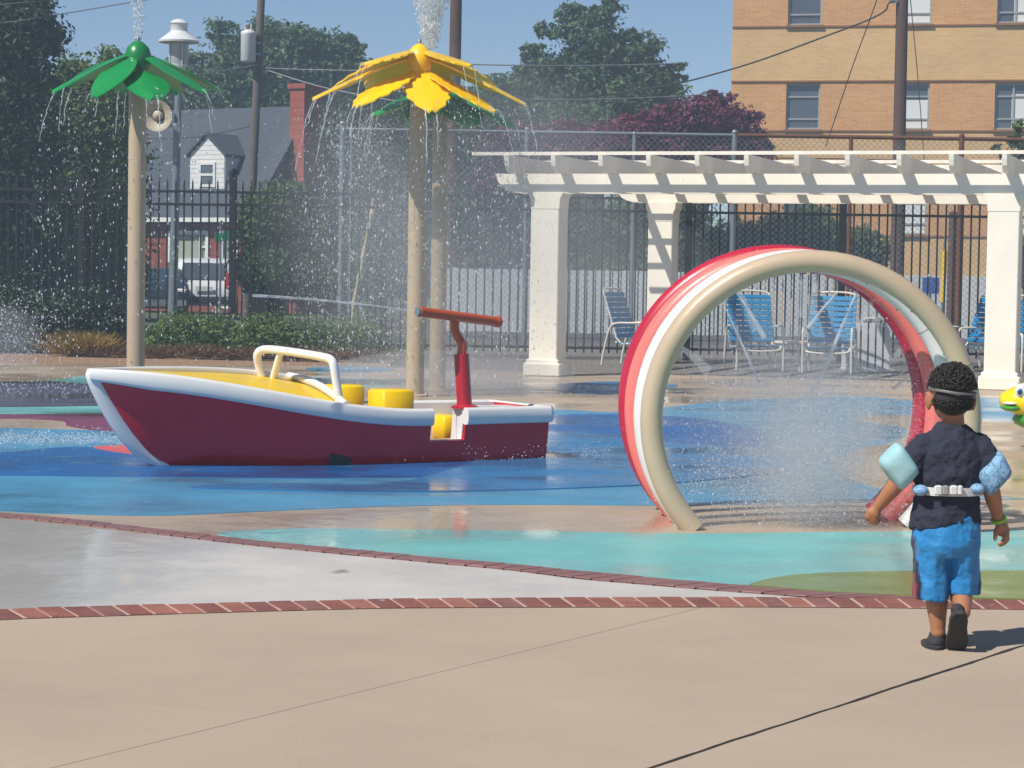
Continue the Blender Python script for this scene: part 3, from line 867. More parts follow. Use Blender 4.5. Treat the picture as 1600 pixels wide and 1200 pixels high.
MB().tube([gy + ZZ * .95, gy + ZZ * 2.0 + Vector((.03, 0, 0))], .055, 10).build('sleeve', M['yellow_plastic'], yg, 60)
MB().cyl(gy, gy + ZZ * 1.0, .018, n=8).cyl(gy + ZZ * 2.0, gy + ZZ * 2.6 + Vector((.05, 0, 0)), .012, n=6).build('anchor_rod', M['galv'], yg, 60)
lp0 = P(549, 500, 45); lp0.z = max(0, lp0.z - .3)
lp = thing('leaning_bamboo_pole', Vector((lp0.x, lp0.y, 0)), 'crooked pale bamboo pole leaning behind the chain-link fence', 'pole')
bp_ = [Vector((lp0.x, lp0.y, 0)), P(551, 490, 45), P(556, 455, 45), P(564, 420, 45), P(568, 395, 45), P(577, 350, 45), P(584, 310, 45)]
bp_ = crom(bp_, 4)
MB().tube(bp_, [.035 + .012 * math.sin(i * 1.3) for i in range(len(bp_))], 8).build('cane', pm('bamboo', srgb(206, 190, 140, .8), .7, .2, 9), lp, 60)
MB().tube([bp_[8] - Vector((.09, 0, 0)), bp_[8] + Vector((.05, 0, .01))], .012, 6).build('twig', M['beige_horn'], lp, 60)

def wire(pts, r, mat, label, sag=0.0):
    pts = [Vector(p) for p in pts]
    if len(pts) == 2:
        a_, b_ = pts
        pts = [a_ + (b_ - a_) * k / 14 - ZZ * sag * 4 * (k / 14) * (1 - k / 14) for k in range(15)]
    else:
        pts = crom(pts, 6)
    o = MB().tube(pts, r, 5).build('overhead_wire', mat, None, 60)
    return tag(o, label, 'wire', 'overhead wires')
wire([P(1397, 2, 55.8), P(1388, 6, 55.8), P(1383, 17, 55.8), P(1355, 32, 56), P(1300, 53, 56.5), P(1200, 90, 57.5), P(1130, 112, 58), P(1050, 132, 59), P(930, 150, 60), P(714, 168, 55.1)], .022, M['wire'], 'thick dark cable drooping from the pole at the brick building')
wire([P(1373, -8, 56), P(1355, 42, 57), P(1330, 110, 58.5), P(1290, 230, 60)], .014, M['wire'], 'thin slanting cable in front of the brick building')
wire([P(1422, -5, 56), P(1434, 120, 56), P(1444, 250, 56)], .012, M['wire'], 'thin vertical cable right of the dark brown pole')
wire([P(708, 100, 55), P(1060, 99, 62)], .016, M['wire_pale'], 'pale level wire crossing the big green tree', .05)
wire([P(720, 152, 55), P(1120, 146, 62)], .014, M['wire_pale'], 'pale lower wire crossing the big green tree', .1)
wire([P(-20, 9, 48), P(80, 0, 50)], .012, M['wire_pale'], 'topmost pale wire at the upper left corner')
wire([P(-20, 38, 48), P(90, 23, 50), P(400, -30, 60)], .012, M['wire_pale'], 'second pale wire at the upper left corner')
wire([P(-20, 155, 48), P(120, 146, 52), P(408, 100, 60)], .014, M['wire_pale'], 'pale wire running from the left edge to the leaning pole')
wire([P(412, 108, 60), P(520, 140, 58), P(704, 172, 55)], .016, M['wire_pale'], 'pale wire sloping right from the leaning pole')
wire([P(408, 106, 60), P(710, 108, 55)], .012, M['wire_pale'], 'level pale wire between the leaning pole and the brown pole', .05)
wire([P(400, 195, 60), P(300, 215, 62), P(200, 216, 66)], .012, M['wire'], 'dark service wire in front of the grey house roof')

# --- lamp post with loudspeaker ---------------------------------------
LD = 40.0
lb = base_at(268, LD)
lpst = thing('lamp_post', lb, 'pale grey lamp post with white round lantern above the green leaf spray', 'lamp post')
ltop = P(279, 118, LD)
MB().tube([lb, lb + (ltop - lb) * .5, ltop], [.085, .075, .06], 14).build('shaft', M['galv'], lpst, 60)
MB().lathe(lb, [(.16, 0), (.16, .06), (.11, .1), (.1, .3)], 14).build('base', M['galv'], lpst, 50)
lt = ltop
MB().lathe(lt, [(.09, -.02), (.12, .02), (.13, .12), (.15, .2)], 16).build('collar', M['lamp_white'], lpst, 50)
MB().lathe(lt, [(.15, .2), (.155, .3), (.16, .6)], 16).build('lens', M['lamp_lens'], lpst, 50)
MB().lathe(lt, [(.36, .58), (.365, .61), (.2, .74), (.15, .78), (.15, .9), (.17, .92), (.12, .97), (.03, 1.0)], 22).build('hood', M['lamp_white'], lpst, 45)
for k in range(4):
    an = k * math.pi / 2 + .5
    q = Vector((math.cos(an) * .17, math.sin(an) * .17, 0))
    MB().cyl(lt + q + ZZ * .15, lt + q + ZZ * .62, .012, n=6).build('cage_bar', M['lamp_white'], lpst, 60)
hs = P(250, 180, LD - .25)
horn = thing('loudspeaker_horn', hs, 'beige outdoor loudspeaker fixed to the lamp post below the green leaves', 'loudspeaker')
fwd = Vector((-.15, -1, -.12)).normalized()
MB().lathe(hs - fwd * .1, [(.05, 0), (.07, .1), (.16, .2), (.27, .27), (.28, .29), (.24, .28), (.12, .2)], 20, fwd, False).build('flare', M['beige_horn'], horn, 50)
MB().lathe(hs - fwd * .05, [(.03, 0), (.085, .14), (.09, .2), (.05, .23), (.01, .24)], 14, fwd).build('driver', M['beige_horn'], horn, 50)
MB().bbox(hs + Vector((.0, .03, -.17)), (.46, .2, .06), .02).build('tray', M['lamp_white'], horn)
MB().box(hs + Vector((.13, .2, .02)), (.2, .14, .05)).build('bracket', M['galv'], horn)

# --- street sign ---------------------------------------------------
sd = 62.0
sp0 = base_at(343, sd)
sg = thing('street_name_sign', sp0, 'green street name sign on a steel pole before the brick house', 'street sign')
MB().cyl(sp0, Vector((sp0.x, sp0.y, P(343, 366, sd).z + .3)), .03).build('pole', M['galv'], sg, 60)
s1 = P(345, 370, sd - .05); MB().bbox(s1, (.34, .02, .26), .005).build('plate', M['sign_green'], sg)
s2 = P(366, 367, sd - .05); MB().bbox(s2 + Vector((.1, 0, 0)), (.62, .02, .24), .005).build('plate', M['sign_green'], sg)
bs0 = base_at(1451, 47.5)
bs = thing('blue_sign', bs0, 'small blue and white sign board behind the fence near the yellow guard', 'sign')
z_ = P(1451, 446, 47.5).z
MB().cyl(bs0, bs0 + ZZ * (z_ + .2), .025).build('pole', M['galv'], bs, 60)
MB().bbox(Vector((bs0.x, bs0.y - .04, z_)), (.36, .02, .34), .005).build('plate', M['sign_blue'], bs)

# --- vehicles -----------------------------------------------------------
def car(name, base, rz, body, label, suv=True):
    t = thing(name, base, label, 'car', 'cars on the street')
    Wd = .88; H = 1.72 if suv else 1.42
    ax = Vector((math.cos(rz), math.sin(rz), 0)); ay = Vector((-math.sin(rz), math.cos(rz), 0))   # ax: forward
    Lp = lambda x, y, z: base + ax * x + ay * y + ZZ * z
    prof = [(-2.3, .35), (-2.36, .62), (-2.3, .98), (-2.22, 1.05)] + ([(-2.05, 1.6), (-1.8, H - .02), (-.6, H), (.35, H - .06)] if suv else [(-1.6, 1.08), (-1.0, H - .03), (-.2, H), (.25, H - .05)]) + [(1.05, 1.08), (2.0, .96), (2.28, .8), (2.33, .5), (2.25, .32)]
    rings = []
    for yk, ins in ((-1, .1), (-.96, .03), (-.6, 0), (.6, 0), (.96, .03), (1, .1)):
        rg = []
        for x, z in prof:
            tum = max(0, (z - 1.0)) * .22
            rg.append(Lp(x * (1 - ins * .12), yk * (Wd - tum), .32 + (z - .32) * (1 - ins * .2) if z > 1 else z))
        rings.append(rg)
    b_ = MB(); b_.loft(rings, True, True, True); bo = b_.build('body', body, t, 40)
    # glass
    gl = MB()
    if suv: bk = [(-2.2, 1.1), (-2.04, 1.56)]; fr_ = [(1.0, 1.1), (.42, H - .1)]
    else: bk = [(-1.55, 1.08), (-1.05, H - .08)]; fr_ = [(.98, 1.09), (.32, H - .1)]
    for (xa_, za_), (xb_, zb_), s_ in ((bk[0], bk[1], -1), (fr_[0], fr_[1], 1)):
        o_ = .025 * s_
        MB().add([Lp(xa_ + o_, -.7, za_), Lp(xa_ + o_, .7, za_), Lp(xb_ + o_, .6, zb_ + .01), Lp(xb_ + o_, -.6, zb_ + .01)], [(0, 1, 2, 3)]).build('windscreen', M['glass_dark'], t)
    for s_ in (-1, 1):
        for xa_, xb_ in ((-1.75, -.75), (-.65, .6)):
            y0, y1 = s_ * (Wd - .005), s_ * (Wd - .135)
            MB().add([Lp(xa_, y0, 1.1), Lp(xb_ + (.3 if xb_ > 0 else 0), y0, 1.1), Lp(xb_, y1 + s_ * .02, H - .16), Lp(xa_ + .1, y1 + s_ * .02, H - .16)], [(0, 1, 2, 3)]).build('side_window', M['glass_dark'], t)
        for x in (-1.4, 1.42):
            c_ = Lp(x, s_ * .78, .33)
            wo = MB().lathe(c_ - ay * s_ * .1, [(.2, 0), (.31, .01), (.33, .06), (.33, .16), (.3, .21), (.2, .21)], 20, ay * s_).build('tyre', M['rubber'], t, 50)
            MB().lathe(c_ - ay * s_ * .1, [(.02, .19), (.19, .2), (.2, .17)], 16, ay * s_).build('rim', M['rim'], wo, 50)
        MB().bbox(Lp(-2.31, s_ * .7, 1.08 if suv else .85), (.1, .2, .42 if suv else .18), .02, ax, ay).build('tail_light', M['red_light'], t)
        MB().bbox(Lp(2.2, s_ * .64, .78), (.16, .34, .16), .03, ax, ay).build('head_light', M['head_light'], t)
    MB().bbox(Lp(-2.36, 0, .52), (.1, 1.66, .2), .03, ax, ay).build('bumper', M['rubber'] if suv else body, t)
    MB().bbox(Lp(2.32, 0, .48), (.1, 1.6, .2), .03, ax, ay).build('bumper', M['chrome'], t)
    MB().bbox(Lp(-2.39, 0, .84), (.03, .5, .14), .005, ax, ay).build('number_plate', M['lamp_white'], t)
    return t
car('parked_car', base_at(322, 66), math.radians(96), M['car_white'], 'white car seen from behind in front of the brick house', True)
car('parked_car', base_at(236, 62), math.radians(-78), M['car_dark'], 'dark car with bright headlights left of the lamp post', False)
car('parked_car', base_at(14, 60), math.radians(80), M['car_dark'], 'dark car with a red tail light at the left edge', True)
# ------------------------------------------------------------------ trees, shrubs, grasses
M['bark'] = pm('bark', srgb(84, 72, 60, .6), .95, .3, 8, .6, 20, stretch=(5, 5, .6))
M['leaf_dark'] = leaf_mat('leaf_dark', (.016, .03, .018), (.055, .09, .035), .25)
M['leaf_mid'] = leaf_mat('leaf_mid', (.045, .09, .03), (.15, .22, .06), .35)
M['leaf_blue'] = leaf_mat('leaf_bluish', (.045, .09, .045), (.125, .2, .085), .3)
M['leaf_bright'] = leaf_mat('leaf_bright', (.055, .1, .025), (.19, .27, .065), .4)
M['leaf_purple'] = leaf_mat('leaf_purple', (.09, .02, .045), (.27, .07, .12), .35)
M['leaf_shrub'] = leaf_mat('leaf_shrub', (.065, .115, .03), (.2, .3, .085), .35)
M['leaf_straw'] = leaf_mat('leaf_straw', srgb(120, 96, 40, .7), srgb(214, 176, 84, .8), .35)
M['leaf_brown'] = leaf_mat('leaf_brown', srgb(100, 76, 54, .6), srgb(170, 132, 96, .7), .3)

def quads_object(name, c, t1, t2, mat, parent):
    """many small leaf faces: centre c, half axes t1, t2 (numpy arrays), bent along the middle"""
    n = len(c)
    nr = np.cross(t1, t2); nr /= np.maximum(np.linalg.norm(nr, axis=1, keepdims=True), 1e-9)
    bend = nr * np.linalg.norm(t2, axis=1, keepdims=True) * .35
    v = np.stack([c - t1, c - t2 * .75 + bend, c + t1, c + t2 * .75 + bend], 1).reshape(-1, 3)
    if parent is not None:
        Mi = np.array(chain_inverse(parent))
        v = v @ Mi[:3, :3].T + Mi[:3, 3]
    me = bpy.data.meshes.new(name)
    me.vertices.add(n * 4); me.vertices.foreach_set('co', v.astype(np.float32).ravel())
    idx = np.arange(n * 4, dtype=np.int32).reshape(n, 4)
    tri = idx[:, [0, 1, 2, 0, 2, 3]].ravel()
    me.loops.add(n * 6); me.loops.foreach_set('vertex_index', tri)
    me.polygons.add(n * 2); me.polygons.foreach_set('loop_start', np.arange(0, n * 6, 3, dtype=np.int32))
    me.update(calc_edges=True)
    return link_mesh(name, me, mat, parent)

def leaf_cloud(blobs, n, size, seed, clump=.24, hollow=.45, per=34):
    rg = np.random.default_rng(seed)
    vol = np.array([b[1] * b[2] * b[3] for b in blobs]) ** .72
    cnt = (n * vol / vol.sum()).astype(int)
    C_, T1, T2 = [], [], []
    for (c, rx, ry, rz), k in zip(blobs, cnt):
        if k < 4: continue
        m = max(5, k // per)
        d = rg.normal(size=(m, 3)); d /= np.linalg.norm(d, axis=1, keepdims=True)
        rr = hollow + (1 - hollow) * rg.random((m, 1)) ** .6
        cc = d * rr * np.array([rx, ry, rz]) + np.array(c)
        w = rg.integers(0, m, k)
        rad = min(rx, ry, rz) * clump * (.55 + .9 * rg.random(m))
        off = rg.normal(size=(k, 3)) * rad[w][:, None] * np.array([1.15, 1.15, .75])
        pts = cc[w] + off
        nrm = d[w] * .6 + rg.normal(size=(k, 3)) * .7 + np.array([0, 0, .35])
        nrm /= np.linalg.norm(nrm, axis=1, keepdims=True)
        a_ = np.cross(nrm, rg.normal(size=(k, 3))); a_ /= np.linalg.norm(a_, axis=1, keepdims=True)
        b_ = np.cross(nrm, a_)
        s_ = size * (.6 + .8 * rg.random((k, 1)))
        C_.append(pts); T1.append(a_ * s_); T2.append(b_ * s_ * .62)
    return np.concatenate(C_), np.concatenate(T1), np.concatenate(T2)

def tree(name, px, D, blobs_px, n, size, mat, label, cat='tree', group=None, seed=1, trunk_r=.22, depth=.85, hollow=.45, clump=.24, ymin=.25):
    base = base_at(px, D)
    t = thing(name, base, label, cat, group)
    rnd = random.Random(seed)
    blobs = []
    for (x, y, rx, ry) in blobs_px:
        k = D / FPX
        dd = rnd.uniform(-.35, .35) * rx * k
        c = P(x, y, D + dd)
        blobs.append((c, rx * k, max(rx, ry) * k * depth, ry * k))
    c, t1, t2 = leaf_cloud(blobs, n, size, seed, clump, hollow)
    keep = c[:, 2] > ymin
    quads_object('crown', c[keep], t1[keep], t2[keep], mat, t)
    top = max(b[0].z for b in blobs)
    mid = Vector((base.x + rnd.uniform(-.2, .2), base.y, top * .45))
    tr = MB(); tr.tube(crom([base, base + (mid - base) * .5 + Vector((.06, 0, 0)), mid], 4), [trunk_r * (1.15 - .06 * i) for i in range(9)], 9)
    tr.build('trunk', M['bark'], t, 70)
    for b in sorted(blobs, key=lambda q: -q[1])[:7]:
        s_ = base + (mid - base) * rnd.uniform(.55, 1.0)
        e_ = Vector(b[0]); m_ = (s_ + e_) / 2 + Vector((rnd.uniform(-.2, .2), rnd.uniform(-.2, .2), rnd.uniform(0, .3)))
        pth = crom([s_, m_, e_], 4)
        MB().tube(pth, [trunk_r * .55 * (1 - .085 * i) for i in range(len(pth))], 6).build('limb', M['bark'], t, 70)
    return t

GT = 'trees beyond the fences'
tree('dark_tree', 20, 50, [(0, 40, 60, 70), (55, 40, 34, 50), (-50, 150, 110, 110), (40, 120, 44, 60), (80, 62, 20, 26), (-10, 260, 100, 90), (30, 220, 60, 70), (-40, 380, 120, 110), (20, 420, 60, 80)], 42000, .085, M['leaf_dark'], 'tall very dark tree filling the left edge', group=GT, seed=3, hollow=.25, clump=.32)
tree('leafy_tree', 140, 54, [(140, 190, 60, 80), (110, 130, 30, 40), (170, 130, 40, 50), (120, 280, 50, 70), (175, 280, 45, 70), (150, 370, 60, 70), (110, 440, 50, 60), (180, 430, 45, 60), (60, 430, 50, 70)], 46000, .075, M['leaf_bright'], 'bright green leafy tree between the dark tree and the green leaf spray', group=GT, seed=4, hollow=.3)
tree('street_tree', 450, 88, [(380, 90, 50, 40), (350, 55, 20, 28), (430, 100, 60, 55), (500, 95, 56, 42), (545, 78, 26, 20), (420, 60, 30, 36), (470, 66, 36, 26), (360, 140, 50, 50), (450, 160, 70, 60), (540, 130, 40, 46), (300, 110, 34, 30), (270, 140, 40, 40), (330, 180, 60, 50), (560, 66, 14, 10)], 38000, .12, M['leaf_blue'], 'broad green tree rising behind the grey house roof', group=GT, seed=5, trunk_r=.35, clump=.18)
tree('side_tree', 585, 66, [(560, 200, 44, 50), (600, 180, 44, 50), (640, 210, 50, 60), (580, 290, 54, 70), (640, 300, 50, 70), (560, 390, 44, 60), (610, 400, 60, 70), (660, 380, 50, 80), (520, 300, 24, 50)], 42000, .09, M['leaf_dark'], 'dark dense tree behind the left end of the chain-link fence', group=GT, seed=6, hollow=.3)
tree('yard_tree', 430, 56, [(410, 350, 34, 50), (450, 330, 36, 44), (490, 360, 40, 50), (430, 420, 46, 44), (490, 430, 46, 44), (400, 420, 26, 40)], 26000, .075, M['leaf_mid'], 'small green tree in front of the house gable', group=GT, seed=7, hollow=.3)
tree('tall_tree', 930, 82, [(930, 60, 46, 40), (890, 22, 26, 18), (950, 12, 30, 14), (870, 48, 30, 16), (830, 80, 22, 14), (1000, 75, 34, 34), (930, 120, 80, 50), (850, 110, 40, 26), (1010, 130, 44, 40), (870, 160, 66, 46), (960, 170, 70, 44), (820, 140, 30, 40), (1060, 112, 18, 16), (1040, 150, 30, 40), (780, 160, 30, 40), (800, 190, 50, 40), (920, 210, 90, 40)], 40000, .11, M['leaf_blue'], 'tall open-crowned tree against the sky left of the brick building', group=GT, seed=8, trunk_r=.34, clump=.17)
tree('rear_tree', 740, 74, [(740, 190, 50, 50), (770, 150, 30, 30), (700, 230, 50, 50), (760, 250, 60, 50), (720, 320, 70, 70), (800, 320, 60, 70), (680, 330, 40, 60), (760, 390, 70, 50), (860, 360, 60, 60)], 40000, .1, M['leaf_blue'], 'green tree behind the yellow flower spray and pergola end', group=GT, seed=9, hollow=.3)
tree('purple_tree', 1090, 62, [(1080, 190, 70, 30), (1010, 205, 60, 26), (1140, 200, 44, 34), (1180, 225, 24, 22), (1040, 240, 90, 40), (1130, 250, 70, 36), (1115, 158, 30, 14), (950, 220, 50, 24), (1170, 182, 20, 12)], 34000, .075, M['leaf_purple'], 'purple-leaved tree above the pergola beside the brick building', group=GT, seed=10, hollow=.3)
tree('purple_tree', 840, 64, [(820, 215, 50, 22), (880, 212, 50, 20), (850, 245, 80, 36), (780, 230, 30, 26), (930, 235, 40, 30), (800, 290, 60, 40)], 20000, .075, M['leaf_purple'], 'low purple-leaved tree behind the left end of the pergola', group=GT, seed=11, hollow=.3)
tree('rear_bush', 940, 58, [(900, 350, 46, 50), (950, 370, 50, 50), (990, 350, 40, 50), (1060, 340, 40, 50), (940, 440, 70, 50), (1040, 420, 60, 50)], 26000, .08, M['leaf_mid'], 'tall green bush behind the fence between the pergola columns', group=GT, seed=12, hollow=.3)
tree('rear_bush', 1250, 64, [(1220, 370, 40, 36), (1270, 360, 40, 40), (1320, 380, 34, 30), (1150, 380, 50, 30), (1360, 390, 30, 30)], 14000, .075, M['leaf_mid'], 'green bush at the foot of the brick apartment building', group=GT, seed=13, hollow=.3)
tree('corner_tree', 1600, 44, [(1590, 222, 18, 10), (1562, 236, 14, 8), (1600, 200, 14, 10), (1620, 240, 30, 24), (1640, 190, 24, 20)], 1500, .07, M['leaf_mid'], 'small twiggy tree at the right edge above the pergola', group=GT, seed=14, trunk_r=.07)
# distant wood line closing the view between the trunks
rg = random.Random(20)
tree('distant_hedge', 60, 95, [(x, 400 + rg.uniform(-14, 20), 70, 60) for x in range(-80, 1900, 80)], 26000, .3, M['leaf_mid'], 'long far green hedge closing the view behind the street', 'hedge', seed=20, hollow=.2)

def shrub(px, D, blobs_px, n, size, mat, label, seed, group='shrubs along the fence'):
    base = base_at(px, D)
    t = thing('shrub', base, label, 'shrub', group)
    blobs = []
    rnd = random.Random(seed)
    for (x, y, rx, ry) in blobs_px:
        k = D / FPX
        blobs.append((P(x, y, D + rnd.uniform(-.3, .3)), rx * k, rx * k * .8, ry * k))
    c, t1, t2 = leaf_cloud(blobs, n, size, seed, .3, .35, 26)
    keep = c[:, 2] > .02
    quads_object('foliage', c[keep], t1[keep], t2[keep], mat, t)
    for k in range(6):
        an = k * 1.05
        MB().tube([base + Vector((math.cos(an) * .08, math.sin(an) * .08, 0)), base + Vector((math.cos(an) * .3, math.sin(an) * .25, .55))], [.014, .006], 5).build('stem', M['bark'], t, 70)
    return t
shrub(292, 35.6, [(270, 530, 40, 34), (310, 525, 44, 34), (345, 528, 36, 32), (290, 515, 36, 24), (250, 545, 24, 20)], 9000, .032, M['leaf_shrub'], 'rounded green shrub right of the left leaf spray pole', 31)
shrub(420, 35.5, [(400, 530, 44, 32), (440, 524, 44, 30), (470, 535, 34, 30), (380, 540, 30, 26)], 8000, .032, M['leaf_shrub'], 'middle green shrub behind the boat windscreen', 32)
shrub(545, 35.4, [(520, 535, 40, 34), (560, 532, 40, 32), (590, 545, 24, 26), (500, 530, 30, 30)], 7500, .032, M['leaf_shrub'], 'darker green shrub left of the yellow spray pole', 33)
shrub(40, 36.0, [(10, 500, 60, 60), (80, 510, 60, 50), (150, 510, 50, 50), (190, 530, 30, 34), (-40, 500, 50, 60)], 9000, .045, M['leaf_dark'], 'dark low shrub mass at the left edge before the fence', 34)

def grass_tuft(px, D, w_px, h_px, n, mat, label, seed, name='ornamental_grass'):
    base = base_at(px, D)
    rg = np.random.default_rng(seed)
    k = D / FPX
    w_, h_ = w_px * k, h_px * k
    t = thing(name, base, label, 'grass', 'dry grasses in the mulch bed')
    b0 = np.array(base) + np.stack([rg.normal(size=n) * w_ * .22, rg.normal(size=n) * w_ * .2, np.zeros(n)], 1)
    lean = rg.normal(size=(n, 2)) * w_ * .3
    hh = h_ * (.55 + .5 * rg.random(n))
    tip = b0 + np.stack([lean[:, 0], lean[:, 1], hh], 1)
    c = (b0 + tip) / 2; t1 = (tip - b0) / 2
    t2 = np.cross(t1, rg.normal(size=(n, 3))); t2 /= np.linalg.norm(t2, axis=1, keepdims=True); t2 *= .008
    quads_object('blades', c, t1, t2, mat, t)
    MB().lathe(base, [(w_ * .25, 0), (w_ * .2, .03), (.01, .05)], 9).build('root_clump', M['mulch'], t)
    return t
grass_tuft(125, 35.0, 84, 40, 1500, M['leaf_straw'], 'golden ornamental grass clump left of the green spray pole', 41)
for i, px in enumerate((185, 240, 310, 350, 395, 450, 505, 575)):
    grass_tuft(px, 34.8 - .06 * i, 70, 18 + (i % 3) * 4, 420, M['leaf_brown'], ['low dry brown grass right beside the golden clump', 'low dry brown grass at the foot of the left spray pole', 'low dry brown grass under the rounded left shrub', 'low dry brown grass between the two left shrubs', 'low dry brown grass behind the boat windscreen bar', 'low dry brown grass under the middle shrub', 'low dry brown grass between the middle and right shrubs', 'low dry brown grass left of the yellow spray pole'][i], 50 + i, 'dry_grass')
# ------------------------------------------------------------------ pergola
M['cream'] = pm('cream_paint', srgb(246, 238, 222, .92), .55, .04, 2.5, .08, 40)
rho = math.radians(19)
PU = Vector((math.cos(rho), -math.sin(rho), 0)); PV = Vector((math.sin(rho), math.cos(rho), 0))   # along, to the back
P0 = base_at(855, 30.5)
pg = thing('pergola', P0, 'cream painted wooden pergola with square columns behind the hoops', 'pergola')
SP = 6.09
def pergola_pt(u, v, z): return P0 + PU * u + PV * v + ZZ * z
DV = 5.9
for v in (0, DV):
    for u in (0, SP):
        c_ = lambda z: pergola_pt(u, v, z)
        col_ = MB().bbox(c_(1.22), (.4, .4, 2.1), .012, PU, PV).build('column', M['cream'], pg)
        MB().bbox(c_(.09), (.52, .52, .18), .015, PU, PV).build('plinth', M['cream'], col_)
        MB().bbox(c_(.2), (.46, .46, .06), .012, PU, PV).build('plinth_moulding', M['cream'], col_)
        MB().loft([[c_(z) + PU * a_ * r_ + PV * b_ * .205 for a_, b_ in ((-1, -1), (1, -1), (1, 1), (-1, 1))] for r_, z in ((.203, 2.262), (.206, 2.36), (.215, 2.41), (.24, 2.455), (.25, 2.475 + (.083 if v else 0)))], True, True, True).build('bracket', M['cream'], col_)
UL, UR = -.72, SP + 3.4
def beam(v, z0, z1, th, name='beam'):
    h = z1 - z0
    prof = [(UL, z1), (UL + .02, z1 - h * .3), (UL + .07, z1 - h * .62), (UL + .16, z1 - h * .86), (UL + .28, z0), (UR - .28, z0), (UR - .1, z0 + h * .3), (UR, z1)]
    MB().prism([pergola_pt(u, v - th / 2, z) for u, z in prof], PV * th).build(name, M['cream'], pg)
for v in (-.14, .14, DV - .14, DV + .14): beam(v, 2.477 if v < 1 else 2.56, 2.735, .075)
ru = -.42; k = 0
while ru < UR - .1:
    y0, y1 = -.62, DV + .62
    prof = [(y0, 2.965), (y0 + .01, 2.9), (y0 + .03, 2.82), (y0 + .12, 2.75), (y0 + .2, 2.737), (y1 - .22, 2.737), (y1 - .02, 2.87), (y1, 2.965)]
    MB().prism([pergola_pt(ru - .03, v, z) for v, z in prof], PU * .06).build('rafter', M['cream'], pg)
    ru += .655
for v in (-.5, 1.7, 3.0, 3.75, 4.1, 4.38, 4.66, 4.94, 5.22, DV + .45):
    MB().box(pergola_pt((UL + UR) / 2 - .1, v, 2.988), (UR - UL + .25, .045, .045), PU, PV).build('purlin', M['cream'], pg)

# ------------------------------------------------------------------ strap chairs and pool furniture
M['strap_blue'] = pm('blue_vinyl_strap', srgb(20, 128, 180, .88), .35, .12, 6, coat=.2)
M['tube_white'] = pm('white_tube', srgb(226, 220, 208, .85), .35, .05, 6, coat=.2)
def chair_proto():
    t = thing('strap_chair', (0, 0, 0), 'x', 'chair', 'blue strap chairs under the pergola')
    W_ = .31; r_ = .015
    for s_ in (-1, 1):
        x = s_ * W_
        side = crom([(x, -.34, .02), (x, -.36, .3), (x, -.36, .58), (x, -.28, .64), (x, 0, .64), (x, .2, .63), (x, .3, .55), (x, .38, .25), (x, .42, .02)], 4)
        MB().tube(side, r_, 8).build('side_frame', M['tube_white'], t, 60, local=True)
        MB().tube([(x * .92, -.3, .36), (x * .92, .12, .33), (x * .92, .2, .42), (x * .92, .42, 1.1)], r_, 8).build('back_frame', M['tube_white'], t, 60, local=True)
    MB().tube(crom([(-W_ * .92, -.3, .36), (-W_ * .8, -.34, .31), (0, -.36, .29), (W_ * .8, -.34, .31), (W_ * .92, -.3, .36)], 4), r_, 8).build('front_rail', M['tube_white'], t, 60, local=True)
    MB().tube(crom([(-W_ * .92, .42, 1.1), (-W_ * .6, .44, 1.13), (0, .44, 1.14), (W_ * .6, .44, 1.13), (W_ * .92, .42, 1.1)], 4), r_, 8).build('top_rail', M['tube_white'], t, 60, local=True)
    for s_ in (-1, 1):
        MB().tube([(s_ * W_, .2, .34), (s_ * W_ * .9, .2, .36)], r_, 6).build('brace', M['tube_white'], t, 60, local=True)
    for i in range(9):
        k = i / 8; y = .2 + .2 * k - .012; z = .45 + .6 * k
        MB().bbox((0, y, z), (W_ * 1.95, .018, .064), .005, None, Vector((0, .95, .31)).cross(Vector((1, 0, 0))) * 0 + Vector((0, .95, -.3)).normalized(), Vector((0, .3, .95)).normalized()).build('back_strap', M['strap_blue'], t, local=True)
    for i in range(6):
        k = i / 5
        MB().bbox((0, -.26 + .4 * k, .372 - .03 * k), (W_ * 1.95, .056, .016), .005).build('seat_strap', M['strap_blue'], t, local=True)
    return t
cp = chair_proto()
spots = [(1178, 33.2, 8, 'blue strap chair seen through the left half of the hoops'), (1296, 32.6, -14, 'blue strap chair in the middle of the hoop opening'), (996, 34.2, 62, 'blue strap chair half hidden behind the left rim of the hoops'), (1512, 34.6, -70, 'blue strap chair turned sideways between the hoop and the right column'), (1622, 31.0, 5, 'blue strap chair cut by the right edge of the picture')]
for i, (px, D, rot, lab) in enumerate(spots):
    o = cp if i == 0 else copy_tree(cp)
    o.location = base_at(px, D); o.rotation_euler = (0, 0, math.radians(rot)); o['label'] = lab
    if i in (0, 1): o.scale = (1.13, 1.05, 1.04)
# small white table between the chairs and a white slatted bin by the fence
tb = base_at(1236, 33.6)
t = thing('side_table', tb, 'low white round table between the two middle blue chairs', 'table')
MB().lathe(tb + ZZ * .4, [(.3, 0), (.32, .01), (.32, .035), (.3, .045)], 24).build('table_top', M['tube_white'], t, 50)
for k in range(4):
    an = k * math.pi / 2 + .4
    MB().tube([tb + Vector((math.cos(an) * .27, math.sin(an) * .27, 0)), tb + Vector((math.cos(an) * .22, math.sin(an) * .22, .4))], .014, 8).build('leg', M['tube_white'], t, 60)
wb = base_at(1352, 33.8)
t = thing('slatted_bin', wb, 'white slatted bin by the fence behind the right side of the hoops', 'bin')
for k in range(6): MB().bbox(wb + Vector((-.28 + .112 * k, -.25, .38)), (.085, .02, .7), .004).build('slat', M['vinyl'], t)
for k in range(5): MB().bbox(wb + Vector((-.31, -.2 + .11 * k, .38)), (.02, .085, .7), .004).build('slat', M['vinyl'], t)
for k in range(5): MB().bbox(wb + Vector((.31, -.2 + .11 * k, .38)), (.02, .085, .7), .004).build('slat', M['vinyl'], t)
